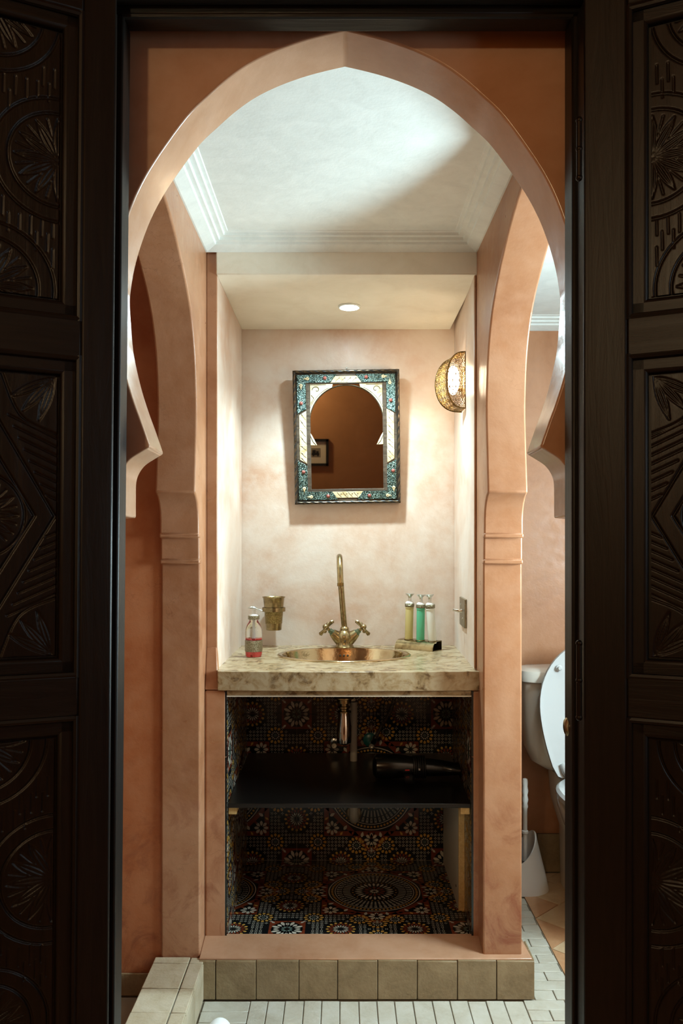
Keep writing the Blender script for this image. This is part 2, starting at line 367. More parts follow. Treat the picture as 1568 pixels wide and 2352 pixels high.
# shower kerb
KX0, KX1 = -0.478, -0.352
b = MB().box(KX0+0.002, KX1-0.004, 1.234, 2.126, 0, ZK-0.006)
kerb = struct(b.build('trim_shower_kerb', 'grout'), 'tiled kerb across the foot of the shower arch', 'trim')
ys = [2.127, 2.096, 1.977, 1.873, 1.765, 1.66, 1.55, 1.445, 1.34, 1.236]
for i in range(len(ys)-1):
    g = 0.0012
    MB().box(KX0, -0.387-g, ys[i+1]+g, ys[i]-g, ZK-0.006, ZK+random.uniform(-.001, .0015)).build('tile', 'ztile2', kerb, bevel=0.002)
    MB().box(-0.387+g, KX1, ys[i+1]+g, ys[i]-g, ZK-0.006, ZK+random.uniform(-.001, .001)).build('edge_tile', 'ztile2', kerb, bevel=0.002)
    MB().box(KX1-0.0042, KX1+0.001, ys[i+1]+g, ys[i]-g, 0.001, ZK-0.007).build('riser_tile', 'ztile2', kerb, bevel=0.0015)
# floor
floor = struct(MB().box(-1.35, 1.36, Y1-0.08, 3.0, -0.05, -0.004).build('floor', 'grout'), 'floor of pale bricks and diamond tiles through the bathroom', 'floor')
bw, bl = 0.0465, 0.140
mesh_b = {}
def brick(x0, x1, y0, y1, mat, nm='floor_brick'):
    g = 0.0011; q = random.uniform(-.0008, .0008)
    return MB().box(x0+g, x1-g, y0+g, y1-g, -0.004, q).build(nm, mat, floor, bevel=0.0012, seg=1)
x = KX1+0.002
xcol = [pxx(q, 2.07) for q in (572, 613, 653, 697, 738, 780, 824, 866, 907, 950, 995, 1036, 1078, 1120, 1162, 1208)]
for i in range(len(xcol)-1):
    y = 2.1035
    while y > 1.22:
        brick(xcol[i], xcol[i+1], max(1.215, y-bl), y, 'brick'); y -= bl
for k in range(18):
    y1 = 2.1035-k*bw*1.05
    if y1-bw*1.05 < 1.22: break
    brick(KX1+0.003, xcol[0], y1-bw*1.05, y1, 'brick')
y = 2.72; r = 0
while y > 1.22:
    x0 = xcol[-1] if y <= 2.11 else 0.494
    xm = x0+0.055+0.05*(r % 2)
    brick(x0, xm, y-0.047, y, 'brick')
    if xm < 0.60: brick(xm, 0.602, y-0.047, y, 'brick')
    y -= 0.047; r += 1
# diamond tiles of the toilet floor, clipped to the room
def clip(poly, ax, val, keep_gt):
    out = []
    for i in range(len(poly)):
        p, q = poly[i], poly[(i+1) % len(poly)]
        ip = (p[ax] >= val) if keep_gt else (p[ax] <= val); iq = (q[ax] >= val) if keep_gt else (q[ax] <= val)
        if ip: out.append(p)
        if ip != iq:
            u = (val-p[ax])/(q[ax]-p[ax]); out.append(tuple(p[k]+u*(q[k]-p[k]) for k in range(2)))
    return out
d = 0.098
for i in range(-2, 12):
    for j in range(-2, 20):
        cx = 0.604+i*d; cy = 1.30+j*d
        if (i+j) % 2: continue
        pl = [(cx-d+.0014, cy), (cx, cy-d+.0014), (cx+d-.0014, cy), (cx, cy+d-.0014)]
        for ax, v_, gt in ((0, 0.604, True), (0, 1.30, False), (1, 1.22, True), (1, 2.935, False)):
            pl = clip(pl, ax, v_, gt) if len(pl) > 2 else []
        if len(pl) < 3: continue
        q = random.uniform(-.0008, .0006)
        MB().prism(pl, lambda a, b, dd: (a, b, dd), -0.0045, q).build('tile', 'tile_c' if (i//1) % 3 else 'tile_o', floor, bevel=0.001, seg=1)
# cornices
def cornice(name, x0, x1, y0, y1, zc, mat, label, k=1.0):
    pf = [(0.0, -0.034), (0.004, -0.034), (0.030, -0.024), (0.032, -0.018), (0.042, -0.017), (0.044, -0.010), (0.056, -0.009), (0.058, -0.003), (0.066, -0.002), (0.068, 0.0)]
    b = MB(); rings = []
    for p, dz in pf:
        p *= k; rings.append([(x0+p, y0+p, zc+dz), (x1-p, y0+p, zc+dz), (x1-p, y1-p, zc+dz), (x0+p, y1-p, zc+dz)])
    b.loft(rings, cap=False)
    return struct(b.build(name, mat, smooth=0), label, 'cornice')
cornice('trim_1', -XW, XW, Y2, YN-0.012, ZC, 'white', 'white stepped plaster cornice around the bay ceiling')
# shower room (dark) and toilet room
ZW = H+0.81
struct(MB().box(-1.30, -XO, 2.135, 2.2, 0, ZC).build('wall_shower_back', 'shower'), 'unlit rust coloured back wall of the shower')
struct(MB().box(-1.35, -1.30, Y2, 2.2, 0, ZC).build('wall_shower_left', 'shower'), 'far side wall of the shower')
struct(MB().box(-1.30, -XO, Y2, 2.2, ZC, ZC+.05).build('ceiling_shower', 'white'), 'white ceiling of the shower', 'ceiling')
bs = struct(MB().box(-1.30, KX0, 2.129, 2.135, 0, 0.055).build('baseboard_shower', 'grout_dk'), 'tile skirting at the foot of the shower wall', 'baseboard')
for i in range(7):
    MB().box(KX0-0.1*(i+1)+.001, KX0-0.1*i-.001, 2.124, 2.130, 0.001, 0.058).build('tile', 'ztile', bs, bevel=0.0015)
struct(MB().box(XO, 1.35, 2.95, 3.0, 0, ZC).build('wall_toilet_back', 'wc'), 'terracotta wall behind the toilet cistern')
struct(MB().box(1.30, 1.36, Y2, 2.95, 0, ZC).build('wall_toilet_right', 'wc'), 'side wall of the toilet room')
struct(MB().box(XNRb+0.06, XO, YN, 2.95, 0, ZC).build('wall_toilet_left', 'wc'), 'partition between the toilet and the wash niche')
struct(MB().box(XO, 1.35, Y2, 3.0, ZW, ZW+.05).build('ceiling_toilet', 'white'), 'white ceiling of the toilet room', 'ceiling')
cornice('trim_2', XO, 1.30, Y2, 2.95, ZW, 'white', 'white stepped cornice above the toilet wall', 1.3)
bs = struct(MB().box(XO+0.03, 1.30, 2.942, 2.95, 0, 0.135).build('baseboard_toilet', 'grout_dk'), 'worn brown tile skirting behind the toilet', 'baseboard')
for i in range(8):
    MB().box(0.496+0.1*i, 0.594+0.1*i, 2.937, 2.943, 0.001, 0.137+random.uniform(-.002, .002)).build('tile', 'ztile', bs, bevel=0.0015)
# outer room (behind the eye, seen in the mirror)
YR = -1.5
struct(MB().box(-1.35, 1.35, YR-.06, YR, 0, 2.5).build('wall_outer_back', 'outer'), 'plain ochre wall of the outer room, seen in the mirror')
struct(MB().box(-1.41, -1.35, YR, Y2, 0, 2.5).build('wall_outer_left', 'outer'), 'plain ochre side wall of the outer room beside the left leaf')
struct(MB().box(1.35, 1.41, YR, Y2, 0, 2.5).build('wall_outer_right', 'outer'), 'plain ochre side wall of the outer room with a window')
struct(MB().box(-1.41, 1.41, YR, Y2, 2.5, 2.55).build('ceiling_outer', 'outer'), 'plain ceiling of the outer room', 'ceiling')
struct(MB().box(-1.41, 1.41, YR-.06, Y1-0.08, -0.05, 0).build('floor_outer', 'tile_o'), 'plain terracotta floor of the outer room', 'floor')
b = MB().box(-1.35, -0.334, 1.03, 1.10, 0, 2.5).box(0.345, 1.35, 1.03, 1.10, 0, 2.5).box(-0.334, 0.345, 1.03, 1.10, H+0.745, 2.5)
struct(b.build('wall_outer_front', 'outer'), 'wall around the dark wooden door frame')

# ------------------------------------------------------------------ door frame and leaves
fr = tag(thing('trim_door_frame', (0, 0, 0), 'dark stained wooden door frame with stepped rebates', 'door frame'), kind='structure')
def lean(x, z): return x+(-0.0170+0.0093*z) if x < 0 else x
def lbox(x0, x1, y0, y1, z0, z1):
    return MB().hexa([(lean(x0, z0), y0, z0), (lean(x1, z0), y0, z0), (lean(x1, z0), y1, z0), (lean(x0, z0), y1, z0),
                      (lean(x0, z1), y0, z1), (lean(x1, z1), y0, z1), (lean(x1, z1), y1, z1), (lean(x0, z1), y1, z1)])
ZD = H+0.6815
lbox(-0.332, -0.278, 1.055, 1.092, 0, ZD).build('jamb', 'door', fr, bevel=0.003)
lbox(-0.332, -0.285, 1.020, 1.055, 0, ZD).build('jamb_rebate', 'door', fr, bevel=0.003)
lbox(0.294, 0.343, 1.055, 1.092, 0, ZD).build('jamb', 'door', fr, bevel=0.003)
lbox(0.300, 0.343, 1.020, 1.055, 0, ZD).build('jamb_rebate', 'door', fr, bevel=0.003)
MB().box(-0.332, 0.343, 1.055, 1.092, ZD, ZD+0.06).build('head', 'door_x', fr, bevel=0.003)
MB().box(-0.332, 0.343, 1.020, 1.055, ZD+0.010, ZD+0.06).build('head_rebate', 'door_x', fr, bevel=0.003)
MB().tube([(-0.28, 1.06, ZD+0.001), (0.296, 1.06, ZD+0.001)], 0.004, 8).build('bead', 'door_x', fr)
kn = MB().lathe([(0.012, -0.003), (0.012, 0.001), (0.010, 0.003), (0.006, 0.0042), (0.0001, 0.0045)], 16, M4=Matrix.Rotation(-PI/2, 4, 'Y'))
kn.v = [(p[0]+0.2945, p[1]+1.079, p[2]*1.0+pz(1668, 1.083)) for p in kn.v]
kn.build('knob', 'brass', fr)

def carve(W_, Ht, lines, res=0.0011):
    """height field of a carved panel: lines = [(pts(u,v), width, depth)]"""
    nu, nv = int(W_/res)+1, int(Ht/res)+1
    U, Vv = np.meshgrid(np.linspace(0, W_, nu), np.linspace(0, Ht, nv))
    Z = np.zeros_like(U)
    for pts, wd, dp in lines:
        pts = np.array(pts, float)
        for k in range(len(pts)-1):
            a, b_ = pts[k], pts[k+1]; ab = b_-a; L2 = (ab**2).sum()
            if L2 < 1e-12: continue
            lo = np.minimum(a, b_)-wd; hi = np.maximum(a, b_)+wd
            i0, i1 = np.searchsorted(U[0], lo[0]), np.searchsorted(U[0], hi[0])
            j0, j1 = np.searchsorted(Vv[:, 0], lo[1]), np.searchsorted(Vv[:, 0], hi[1])
            if i1 <= i0 or j1 <= j0: continue
            u = U[j0:j1, i0:i1]; v = Vv[j0:j1, i0:i1]
            tt = np.clip(((u-a[0])*ab[0]+(v-a[1])*ab[1])/L2, 0, 1)
            dist = np.hypot(u-a[0]-tt*ab[0], v-a[1]-tt*ab[1])
            g = dp*np.clip(1-dist/wd, 0, 1)
            Z[j0:j1, i0:i1] = np.maximum(Z[j0:j1, i0:i1], g)
    return U, Vv, Z, nu, nv
def arc(c, r, a0, a1, n=26):
    return [(c[0]+r*math.cos(math.radians(a0+(a1-a0)*i/n)), c[1]+r*math.sin(math.radians(a0+(a1-a0)*i/n))) for i in range(n+1)]
def leaf_lines(c, ang, L, wid):
    ca, sa = math.cos(math.radians(ang)), math.sin(math.radians(ang)); out = []
    for sg in (-1, 0, 1):
        pts = []
        for i in range(13):
            q = 0.12+0.88*i/12 if sg == 0 else i/12
            x_ = L*q; y_ = sg*wid*math.sin(PI*min(1, q*1.0))
            pts.append((c[0]+x_*ca-y_*sa, c[1]+x_*sa+y_*ca))
        out.append((pts, 0.0016, 0.0018))
    return out
def rosette(c, r, angs):
    out = []
    for a in angs: out += leaf_lines(c, a, r*0.88, r*0.085)
    for a in angs:
        a2 = math.radians(a+15)
        out.append(([(c[0]+r*.5*math.cos(a2), c[1]+r*.5*math.sin(a2)), (c[0]+r*.86*math.cos(a2), c[1]+r*.86*math.sin(a2))], 0.0016, 0.0016))
    return out
def pat_scroll(W_, Ht, cs):
    L = []
    for (u, v, r) in cs:
        L.append((arc((u, v), r, 0, 360, 60), 0.0022, 0.0028)); L.append((arc((u, v), r*1.32, 0, 360, 70), 0.0022, 0.0028))
        L += rosette((u, v), r, range(0, 360, 30))
    v = 0.01; k = 0
    while v < Ht:
        u = 0.006+0.006*(k % 2)
        while u < W_:
            if all(math.hypot(u-c[0], v+.008-c[1]) > c[2]*1.42 for c in cs):
                L.append(([(u, v), (u+.0004, v+.022)], 0.0013, 0.002))
            u += 0.0125
        v += 0.018; k += 1
    return L
def pat_diamond(W_, Ht):
    m = Ht/2; L = []
    c = 0.094; e = 0.001
    for s in (-1, 1):
        L.append(([(e, m), (c, m+s*0.163)], 0.0022, 0.003)); L.append(([(0.024, m), (c, m+s*0.120)], 0.0022, 0.003))
        L.append((smooth_poly([(0, m+s*0.098, 0), (0.040, m+s*0.118, 0), (0.062, m+s*0.168, 0)], 10), 0.0020, 0.0026))
        for k in range(8):
            v = 0.020+0.0105*k; u1 = (v+0.0)*0.58
            L.append(([(0.0, m+s*v), (max(0.004, u1*0.98), m+s*(v+u1*0.45))], 0.0017, 0.0024))
        cc = (0.003, m+s*0.166)
        for a in (-28, -50, -72):
            L += [l for l in leaf_lines(cc, s*a, 0.055, 0.0042)]
    L = [([(q[0], q[1]) for q in l[0]], l[1], l[2]) for l in L]
    cc = (0.085, m)
    L.append((arc(cc, 0.050, 0, 360, 60), 0.0022, 0.0028)); L += rosette(cc, 0.048, range(0, 360, 30))
    mir = [([(2*c-q[0], q[1]) for q in l[0]], l[1], l[2]) for l in L if l[0][0][0] < 0.09]
    return L+mir
WP = 0.168
PAN = {'a': (H+0.62, H+0.300, lambda w_, h_: pat_scroll(w_, h_, [(0.001, 0.154, 0.056), (0.074, -0.012, 0.056), (0.078, 0.312, 0.056), (0.160, 0.154, 0.056)])),
       'b': (H+0.205, H-0.128, pat_diamond),
       'c': (H-0.228, H-0.660, lambda w_, h_: pat_scroll(w_, h_, [(0.001, 0.168, 0.058), (0.082, 0.000, 0.056), (0.078, 0.336, 0.056), (0.160, 0.168, 0.056)]))}
carved = {}
for k, (zt, zb, fn) in PAN.items(): carved[k] = carve(WP, zt-zb, fn(WP, zt-zb))
def leaf(name, s, hinge, rz, ry, u0, label, hinges):
    d_ = tag(thing(name, (hinge[0], hinge[1], 0.0), label, 'door'), kind='structure')
    d_.rotation_euler = (0, ry, rz)
    TH = 0.040; Wd = 0.30; ZTOP = H+0.76; ZBOT = 0.012
    def bx(u_0, u_1, y0, y1, z0, z1): return MB().box(min(s*u_0, s*u_1), max(s*u_0, s*u_1), y0, y1, z0, z1)
    um = u0+0.027            # field start
    ue = um+WP
    bx(0, u0+.001, 0, TH, ZBOT, ZTOP).build('stile', 'door', d_, bevel=0.003)
    bx(ue+0.026, Wd, 0, TH, ZBOT, ZTOP).build('stile', 'door', d_, bevel=0.003)
    zr = [(H+0.646, ZTOP), (H+0.228, H+0.276), (H-0.202, H-0.152), (ZBOT, H-0.688)]
    for z0, z1 in zr: bx(u0, ue+0.027, 0.0005, TH, z0, z1).build('rail', 'door_x', d_, bevel=0.003)
    for k, (zt, zb, fn) in PAN.items():
        U, Vv, Z, nu, nv = carved[k]
        pts = np.stack([s*(um+U), 0.012+Z, zt-Vv], -1).reshape(-1, 3)
        idx = np.arange(nu*nv).reshape(nv, nu)
        q = np.stack([idx[:-1, :-1], idx[1:, :-1], idx[1:, 1:], idx[:-1, 1:]], -1).reshape(-1, 4)
        if s < 0: q = q[:, ::-1]
        me = bpy.data.meshes.new('panel'); me.from_pydata(pts.tolist(), [], q.tolist())
        me.polygons.foreach_set('use_smooth', [True]*len(me.polygons)); me.materials.append(M['door_p'])
        po = bpy.data.objects.new('panel', me); COL.objects.link(po); po.parent = d_
        po['label'] = 'carved panel with '+('scroll and rosette grooves' if k != 'b' else 'diamond and leaf grooves')
        # recessed backing and bolection moulding around the field
        bx(u0, ue+.027, 0.0155, TH-.006, zb-0.027, zt+0.027).build('panel_backing', 'door', d_)
        for (a, b_, c_, e_) in ((u0-.001, um-.003, zb-.027, zt+.027), (ue+.003, ue+.028, zb-.027, zt+.027), (u0, ue+.027, zt+.003, zt+.028), (u0, ue+.027, zb-.028, zb-.003)):
            vert = (b_-a) < 0.05
            mo = bx(a, b_, 0.0062, 0.02, c_, e_).build('moulding', 'door' if vert else 'door_x', d_, bevel=0.005, seg=3)
            if vert:
                for uu in (a+.004,): MB().tube([(s*uu, .004, c_), (s*uu, .004, e_)], 0.0042, 8).build('bead', 'door', mo)
            else: MB().tube([(s*(u0+.003), .004, e_-.004 if c_ > zt-.1 and c_ >= zt else c_+.004), (s*(ue+.024), .004, e_-.004 if c_ >= zt else c_+.004)], 0.0042, 8).build('bead', 'door_x', mo)
    for z0, z1 in hinges:
        hg = MB().tube([(-s*.004, -.004, z0), (-s*.004, -.004, z1)], 0.0034, 10)
        for zz in (z0, (z0+z1)/2, z1): hg.sphere((-s*.004, -.004, zz), 0.0042, 10, 6)
        hg.build('hinge', 'hinge', d_)
    return d_
leaf('door_1', -1, (-0.2875, 1.006), math.radians(25), 0.0080, 0.038, 'dark carved wooden door leaf with incised grooves and no visible hinge', [])  # grooves are relief only, in the panel's own dark wood
leaf('door_2', 1, (0.2935, 1.006), math.radians(-25), 0.0, 0.050, 'dark carved wooden door leaf hung on black barrel hinges', [(H+0.45, H+0.52), (H-0.205, H-0.115)])
# ------------------------------------------------------------------ cupboard tiles with printed mosaic
C_M = lin(150, 146, 134)
C_W, C_Y, C_R, C_K, C_G = lin(196, 188, 170), lin(196, 150, 72), lin(116, 50, 28), lin(10, 13, 14), lin(110, 128, 118)
def petal(cx, cy, r0, r1, ang, wid, shape='leaf'):
    ca, sa = math.cos(ang), math.sin(ang)
    prof = {'leaf': ((0, 0), (.35, .8), (.65, 1), (.88, .6), (1, 0)), 'kite': ((0, 0), (.6, 1), (1, 0)), 'slat': ((0, .6), (0.05, .7), (.95, 1), (1, .9))}[shape]
    up = [(r0+(r1-r0)*q, wid*s_) for q, s_ in prof]; lo = [(x_, -y_) for x_, y_ in reversed(up)]
    pts = []
    for x_, y_ in up+lo:
        p = (cx+x_*ca-y_*sa, cy+x_*sa+y_*ca)
        if not pts or abs(p[0]-pts[-1][0])+abs(p[1]-pts[-1][1]) > 1e-7: pts.append(p)
    if abs(pts[0][0]-pts[-1][0])+abs(pts[0][1]-pts[-1][1]) < 1e-7: pts.pop()
    return pts
def disc(cx, cy, r, n=24): return [(cx+r*math.cos(2*PI*i/n), cy+r*math.sin(2*PI*i/n)) for i in range(n)]
def ring_polys(cx, cy, r0, r1, n=48):
    return [[(cx+r*math.cos(2*PI*(i+e)/n), cy+r*math.sin(2*PI*(i+e)/n)) for r, e in ((r0, 0), (r1, 0), (r1, 1), (r0, 1))] for i in range(n)]
def mosaic_polys(T):
    """printed design of one large tile, origin at its corner: list of (layer, colour, polygon)"""
    out = []; c = T/2; add = lambda l, col, p: out.append((l, col, p))
    keep = []
    # eight-pointed star ground
    h = 0.158
    k = 0.220
    def frame(pts, f0):
        n = len(pts)
        for i in range(n):
            p, q = pts[i], pts[(i+1) % n]
            ip, iq = [(c+(w_[0]-c)*f0, c+(w_[1]-c)*f0) for w_ in (p, q)]
            add(1, C_R, [p, q, iq, ip])
    frame([(c-h, c-h), (c+h, c-h), (c+h, c+h), (c-h, c+h)], .90)
    frame([(c-k, c), (c, c-k), (c+k, c), (c, c+k)], .90)
    add(2, C_K, disc(c, c, 0.142, 64))
    keep.append((c, c, 0.172))
    for i in range(8):
        a = i*PI/4; rr = 0.172 if i % 2 == 0 else 0.186
        x, y = c+rr*math.cos(a), c+rr*math.sin(a)
        for j in range(8): add(3, C_W, petal(x, y, .006, .024, a+j*PI/4, .0050))
        for j in range(8): add(3, C_K, petal(x, y, .018, .028, a+(j+.5)*PI/4, .0034, 'kite'))
        if i % 2 == 0: add(3, C_W, petal(c, c, .194, .214, a, .006, 'kite'))
    for i in range(16):
        a = (i+.5)*PI/8
        add(3, C_W, petal(c, c, .147, .166, a, .0050)); add(3, C_R, petal(c, c, .150, .168, a+PI/16, .0040)); add(3, C_Y, petal(c, c, .172, .188, a, .004, 'kite'))
    for p in ring_polys(c, c, .1365, .1395, 72): add(3, C_W, p)
    for i in range(72): add(3, C_Y, disc(c+.1285*math.cos(2*PI*i/72), c+.1285*math.sin(2*PI*i/72), .0040, 6))
    for p in ring_polys(c, c, .1185, .1205, 72): add(3, C_W, p)
    for i in range(48):
        a = 2*PI*i/48
        add(3, C_M, petal(c, c, .074, .096, a, .0030, 'slat')); add(3, C_M, petal(c, c, .099, .115, a, .0042, 'slat'))
        add(3.5, C_K, petal(c, c, .102, .110, a, .0014, 'kite'))
    for i in range(24):
        a = 2*PI*i/24
        add(3, C_W, petal(c, c, .036, .060, a, .0036)); add(3, C_Y, disc(c+.066*math.cos(a+.13), c+.066*math.sin(a+.13), .0026, 6))
    for i in range(12):
        a = 2*PI*i/12
        add(3, C_R, petal(c, c, .016, .034, a, .0042)); add(3, C_W, petal(c, c, .004, .015, a, .0024, 'kite'))
    # corner rosettes on red squares
    for x in (0, T):
        for y in (0, T):
            q = 0.050; add(1, C_R, [(x-q, y-q), (x+q, y-q), (x+q, y+q), (x-q, y+q)]); add(1.5, C_K, disc(x, y, .044, 24))
            add(2, C_K, disc(x, y, 0.020, 20))
            for j in range(16): add(3, C_W, petal(x, y, .021, .038+.008*(j % 2), j*PI/8, .0052))
            for j in range(12): add(3, C_G, petal(x, y, .006, .017, j*PI/6, .0024))
            for sx in (-1, 1):
                for sy in (-1, 1): add(3, C_W, petal(x+sx*.047, y+sy*.047, .0, .016, math.atan2(-sy, -sx), .004, 'kite'))
            keep.append((x, y, .062))
    # sunburst rosettes on the edges
    for e in (0.148, T-0.148):
        for (x, y) in ((e, 0), (e, T), (0, e), (T, e)):
            for j in range(16):
                add(3, C_W, petal(x, y, .008, .024, j*PI/8, .0022, 'kite')); add(3, C_R, petal(x, y, .020, .034, (j+.5)*PI/8, .0040))
                add(3, C_Y, petal(x, y, .031, .042, j*PI/8, .0040))
            keep.append((x, y, .047))
    # yellow rosettes filling the field
    ros = []
    g = T/7
    for i in range(8):
        for j in range(8):
            x, y = i*g+.0*(j % 2), j*g
            if all(math.hypot(x-a, y-b) > r+.028 for a, b, r in keep) and not (abs(x-c) < h+.020 and abs(y-c) < h+.020) and abs(x-c)+abs(y-c) > k+.034:
                ros.append((x, y))
    for (x, y) in [(.074, .118), (.118, .074), (.2, .060), (T/2, .034), (.062, .2), (.034, T/2)]:
        for X_, Y_ in {(x, y), (T-x, y), (x, T-y), (T-x, T-y)}:
            if all(math.hypot(X_-a, Y_-b) > .050 for a, b in ros) and all(math.hypot(X_-a, Y_-b) > r+.012 for a, b, r in keep[1:]): ros.append((X_, Y_))
    for (x, y) in ros:
        for j in range(12):
            a = j*PI/6
            add(3, C_Y, petal(x, y, .0165, .0290, a, .0046)); add(3, C_W, petal(x, y, .0075, .0150, a+PI/12, .0020, 'kite'))
        for j in range(6): add(3, C_G, petal(x, y, .0008, .0060, j*PI/3, .0014, 'kite'))
        keep.append((x, y, .030))
    # small stars between
    st = 0.0118; n = int(T/st)
    for i in range(n+1):
        for j in range(n+1):
            x, y = i*T/n, j*T/n
            if any(math.hypot(x-a, y-b) < r+.0035 for a, b, r in keep): continue
            if (abs(x-c) < h+.004 and abs(y-c) < h+.004) or abs(x-c)+abs(y-c) < k+.006: continue
            rot = (i+j) % 2*PI/4
            for q in range(4): add(3, C_W, petal(x, y, .0006, .0056, rot+q*PI/2, .0013, 'kite'))
    return out
TT = 0.5
MOS = mosaic_polys(TT)
def mosaic_tile(parent, org, eu, ev, nrm, u0, u1, v0, v1):
    """one glazed tile: org = world position of the tile corner, (eu,ev) its edges, clipped to [u0,u1]x[v0,v1]"""
    g = 0.0008; u0 += g; u1 -= g; v0 += g; v1 -= g
    org, eu, ev, nrm = Vector(org), Vector(eu), Vector(ev), Vector(nrm)
    fn = lambda a, b, d: org+eu*a+ev*b+nrm*d
    tl = MB().prism([(u0, v0), (u1, v0), (u1, v1), (u0, v1)], fn, -0.006, 0.0).build('tile', 'mosaic_base', parent, smooth=0)
    v, f, cols = [], [], []
    for l, col, pl in MOS:
        for ax, val, gt in ((0, u0, True), (0, u1, False), (1, v0, True), (1, v1, False)):
            pl = clip(pl, ax, val, gt) if len(pl) > 2 else []
        if len(pl) < 3: continue
        k = len(v); v += [tuple(fn(a, b, 0.00018*l)) for a, b in pl]; f.append(tuple(range(k, k+len(pl)))); cols.append(col)
    me = bpy.data.meshes.new('glazed_print'); me.from_pydata(v, [], f)
    at = me.attributes.new('tint', 'FLOAT_COLOR', 'FACE'); at.data.foreach_set('color', np.array(cols, np.float32).ravel())
    me.materials.append(M['mosaic']); o = bpy.data.objects.new('glazed_print', me); COL.objects.link(o); o.parent = tl
    o['kind'] = 'stuff'; o['label'] = 'printed mosaic of rosettes and stars'
    return tl
cab = tag(thing('wall_cupboard', (0, 0, 0), 'dark mosaic tile lining of the open cupboard under the basin', 'wall'), kind='structure')
XJ = -0.150
for (xo, ua, ub) in ((XJ-TT, XCL-0.012-(XJ-TT), TT), (XJ, 0.0, TT), (XJ+TT, 0.0, XCb-(XJ+TT))):
    # floor
    if ub-ua > 0.01:
        mosaic_tile(cab, (xo, 2.271, ZCB), (1, 0, 0), (0, 1, 0), (0, 0, 1), ua, ub, 0.0, TT)
        mosaic_tile(cab, (xo, 2.271-TT, ZCB), (1, 0, 0), (0, 1, 0), (0, 0, 1), ua, ub, TT-(2.271-YV)+.001, TT)
        zj = pz(1640, YC)
        mosaic_tile(cab, (xo, YC, zj-TT), (1, 0, 0), (0, 0, 1), (0, -1, 0), ua, ub, ZCB-(zj-TT), TT)
        mosaic_tile(cab, (xo, YC, zj), (1, 0, 0), (0, 0, 1), (0, -1, 0), ua, ub, 0.0, ZT-0.054-zj)
zj = pz(1640, YC)
for sgn in (-1, 1):
    X0 = XCL+0.0005 if sgn < 0 else XCR-0.0005
    X1 = XCL-0.010 if sgn < 0 else XCb
    dv = Vector((X1-X0, YC-YV, 0)); Ln = dv.length; e = dv/Ln
    nr = Vector((e.y, -e.x, 0))*(1 if sgn < 0 else -1)
    if sgn > 0: nr = Vector((-abs(e.y), e.x, 0))
    for (a, b_) in ((0.0, 0.0705), (0.0705, Ln)):
        org = Vector((X0, YV, 0))+e*(0.0705-TT if a == 0 else 0.0705)
        ua, ub = (TT-0.0705, TT) if a == 0 else (0.0, Ln-0.0705)
        mosaic_tile(cab, org+Vector((0, 0, zj-TT)), e, (0, 0, 1), nr, ua, ub, ZCB-(zj-TT), TT)
        mosaic_tile(cab, org+Vector((0, 0, zj)), e, (0, 0, 1), nr, ua, ub, 0, ZT-0.054-zj)

# ------------------------------------------------------------------ counter and basin
SKC = (0.008, 2.522); SA, SB = 0.203, 0.166
NN = 96
def rect_pt(a, x0, x1, y0, y1, c):
    dx, dy = math.cos(a), math.sin(a); tt = 1e9
    if dx > 1e-9: tt = min(tt, (x1-c[0])/dx)
    if dx < -1e-9: tt = min(tt, (x0-c[0])/dx)
    if dy > 1e-9: tt = min(tt, (y1-c[1])/dy)
    if dy < -1e-9: tt = min(tt, (y0-c[1])/dy)
    return c[0]+dx*tt, c[1]+dy*tt
CX0, CX1, CY0, CY1 = pxx(500, 2.19)+.0, pxx(1103, 2.19), 2.190, YB-0.001
angs = sorted([2*PI*i/NN for i in range(NN)]+[math.atan2(y-SKC[1], x-SKC[0]) % (2*PI) for x in (CX0, CX1) for y in (CY0, CY1)])
def bow(x, y): return y-0.012*math.cos((x-0.02)/0.35*PI/2) if y < CY0+.002 else y
def fit(x, y):
    if x <= CX0+1e-6 and y > CY0+.01: x = -.3365
    if x >= CX1-1e-6 and y > CY0+.01: x = xnr0(y)+.0015
    return x, y
def xnr0(y): return XNR+(XNRb-XNR)*(y-YN)/(YB-YN)
outer = [(lambda q: fit(q[0], bow(*q)))(rect_pt(a, CX0, CX1, CY0, CY1, SKC)) for a in angs]
inner = [(SKC[0]+SA*.93*math.cos(a), SKC[1]+SB*.93*math.sin(a)) for a in angs]
n = len(angs); b = MB(); zb = ZT-0.051
v = [(x, y, ZT) for x, y in inner]+[(x, y, ZT) for x, y in outer]+[(x, y, zb) for x, y in outer]+[(x, y, zb) for x, y in inner]
f = []
for i in range(n):
    j = (i+1) % n
    for r in range(3): f.append((r*n+i, r*n+j, (r+1)*n+j, (r+1)*n+i))
    f.append((3*n+i, 3*n+j, j, i))
b.add(v, f)
o = b.build('countertop', 'counter', bevel=0.006, seg=3, smooth=30)
# trim counter to fit between the niche cheeks: only its nose is wider than the niche
ap = MB().box(XCL+.0005, XCR-.0005, YV, YV+.05, ZCT, ZT-.0515).build('apron', 'counter', o, bevel=.003)
MB().box(XCL+.0005, XCR-.0005, YV+.001, YV+.049, ZCT-.003, ZCT).build('apron_edge', 'cream', ap)
tag(o, 'mottled brown polished plaster countertop with a round edge under the basin', 'countertop')
bs = thing('sink_basin', (SKC[0], SKC[1], ZT), 'shiny hammered brass oval wash basin set into the countertop', 'sink')
MB().lathe([(1.0, -.001), (1.0, .0025), (.985, .0045), (.955, .0048), (.93, .003), (.915, -.004), (.87, -.045), (.74, -.085), (.5, -.108), (.2, -.116), (.13, -.117)], 96,
           sx=SA, sy=SB, cap0=False, cap1=False).build('bowl', 'basin', bs)
MB().lathe([(.027, -.118), (.027, -.1145), (.022, -.1145), (.02, -.117), (.0001, -.117)], 24, cap0=False).build('drain', 'brass', bs)
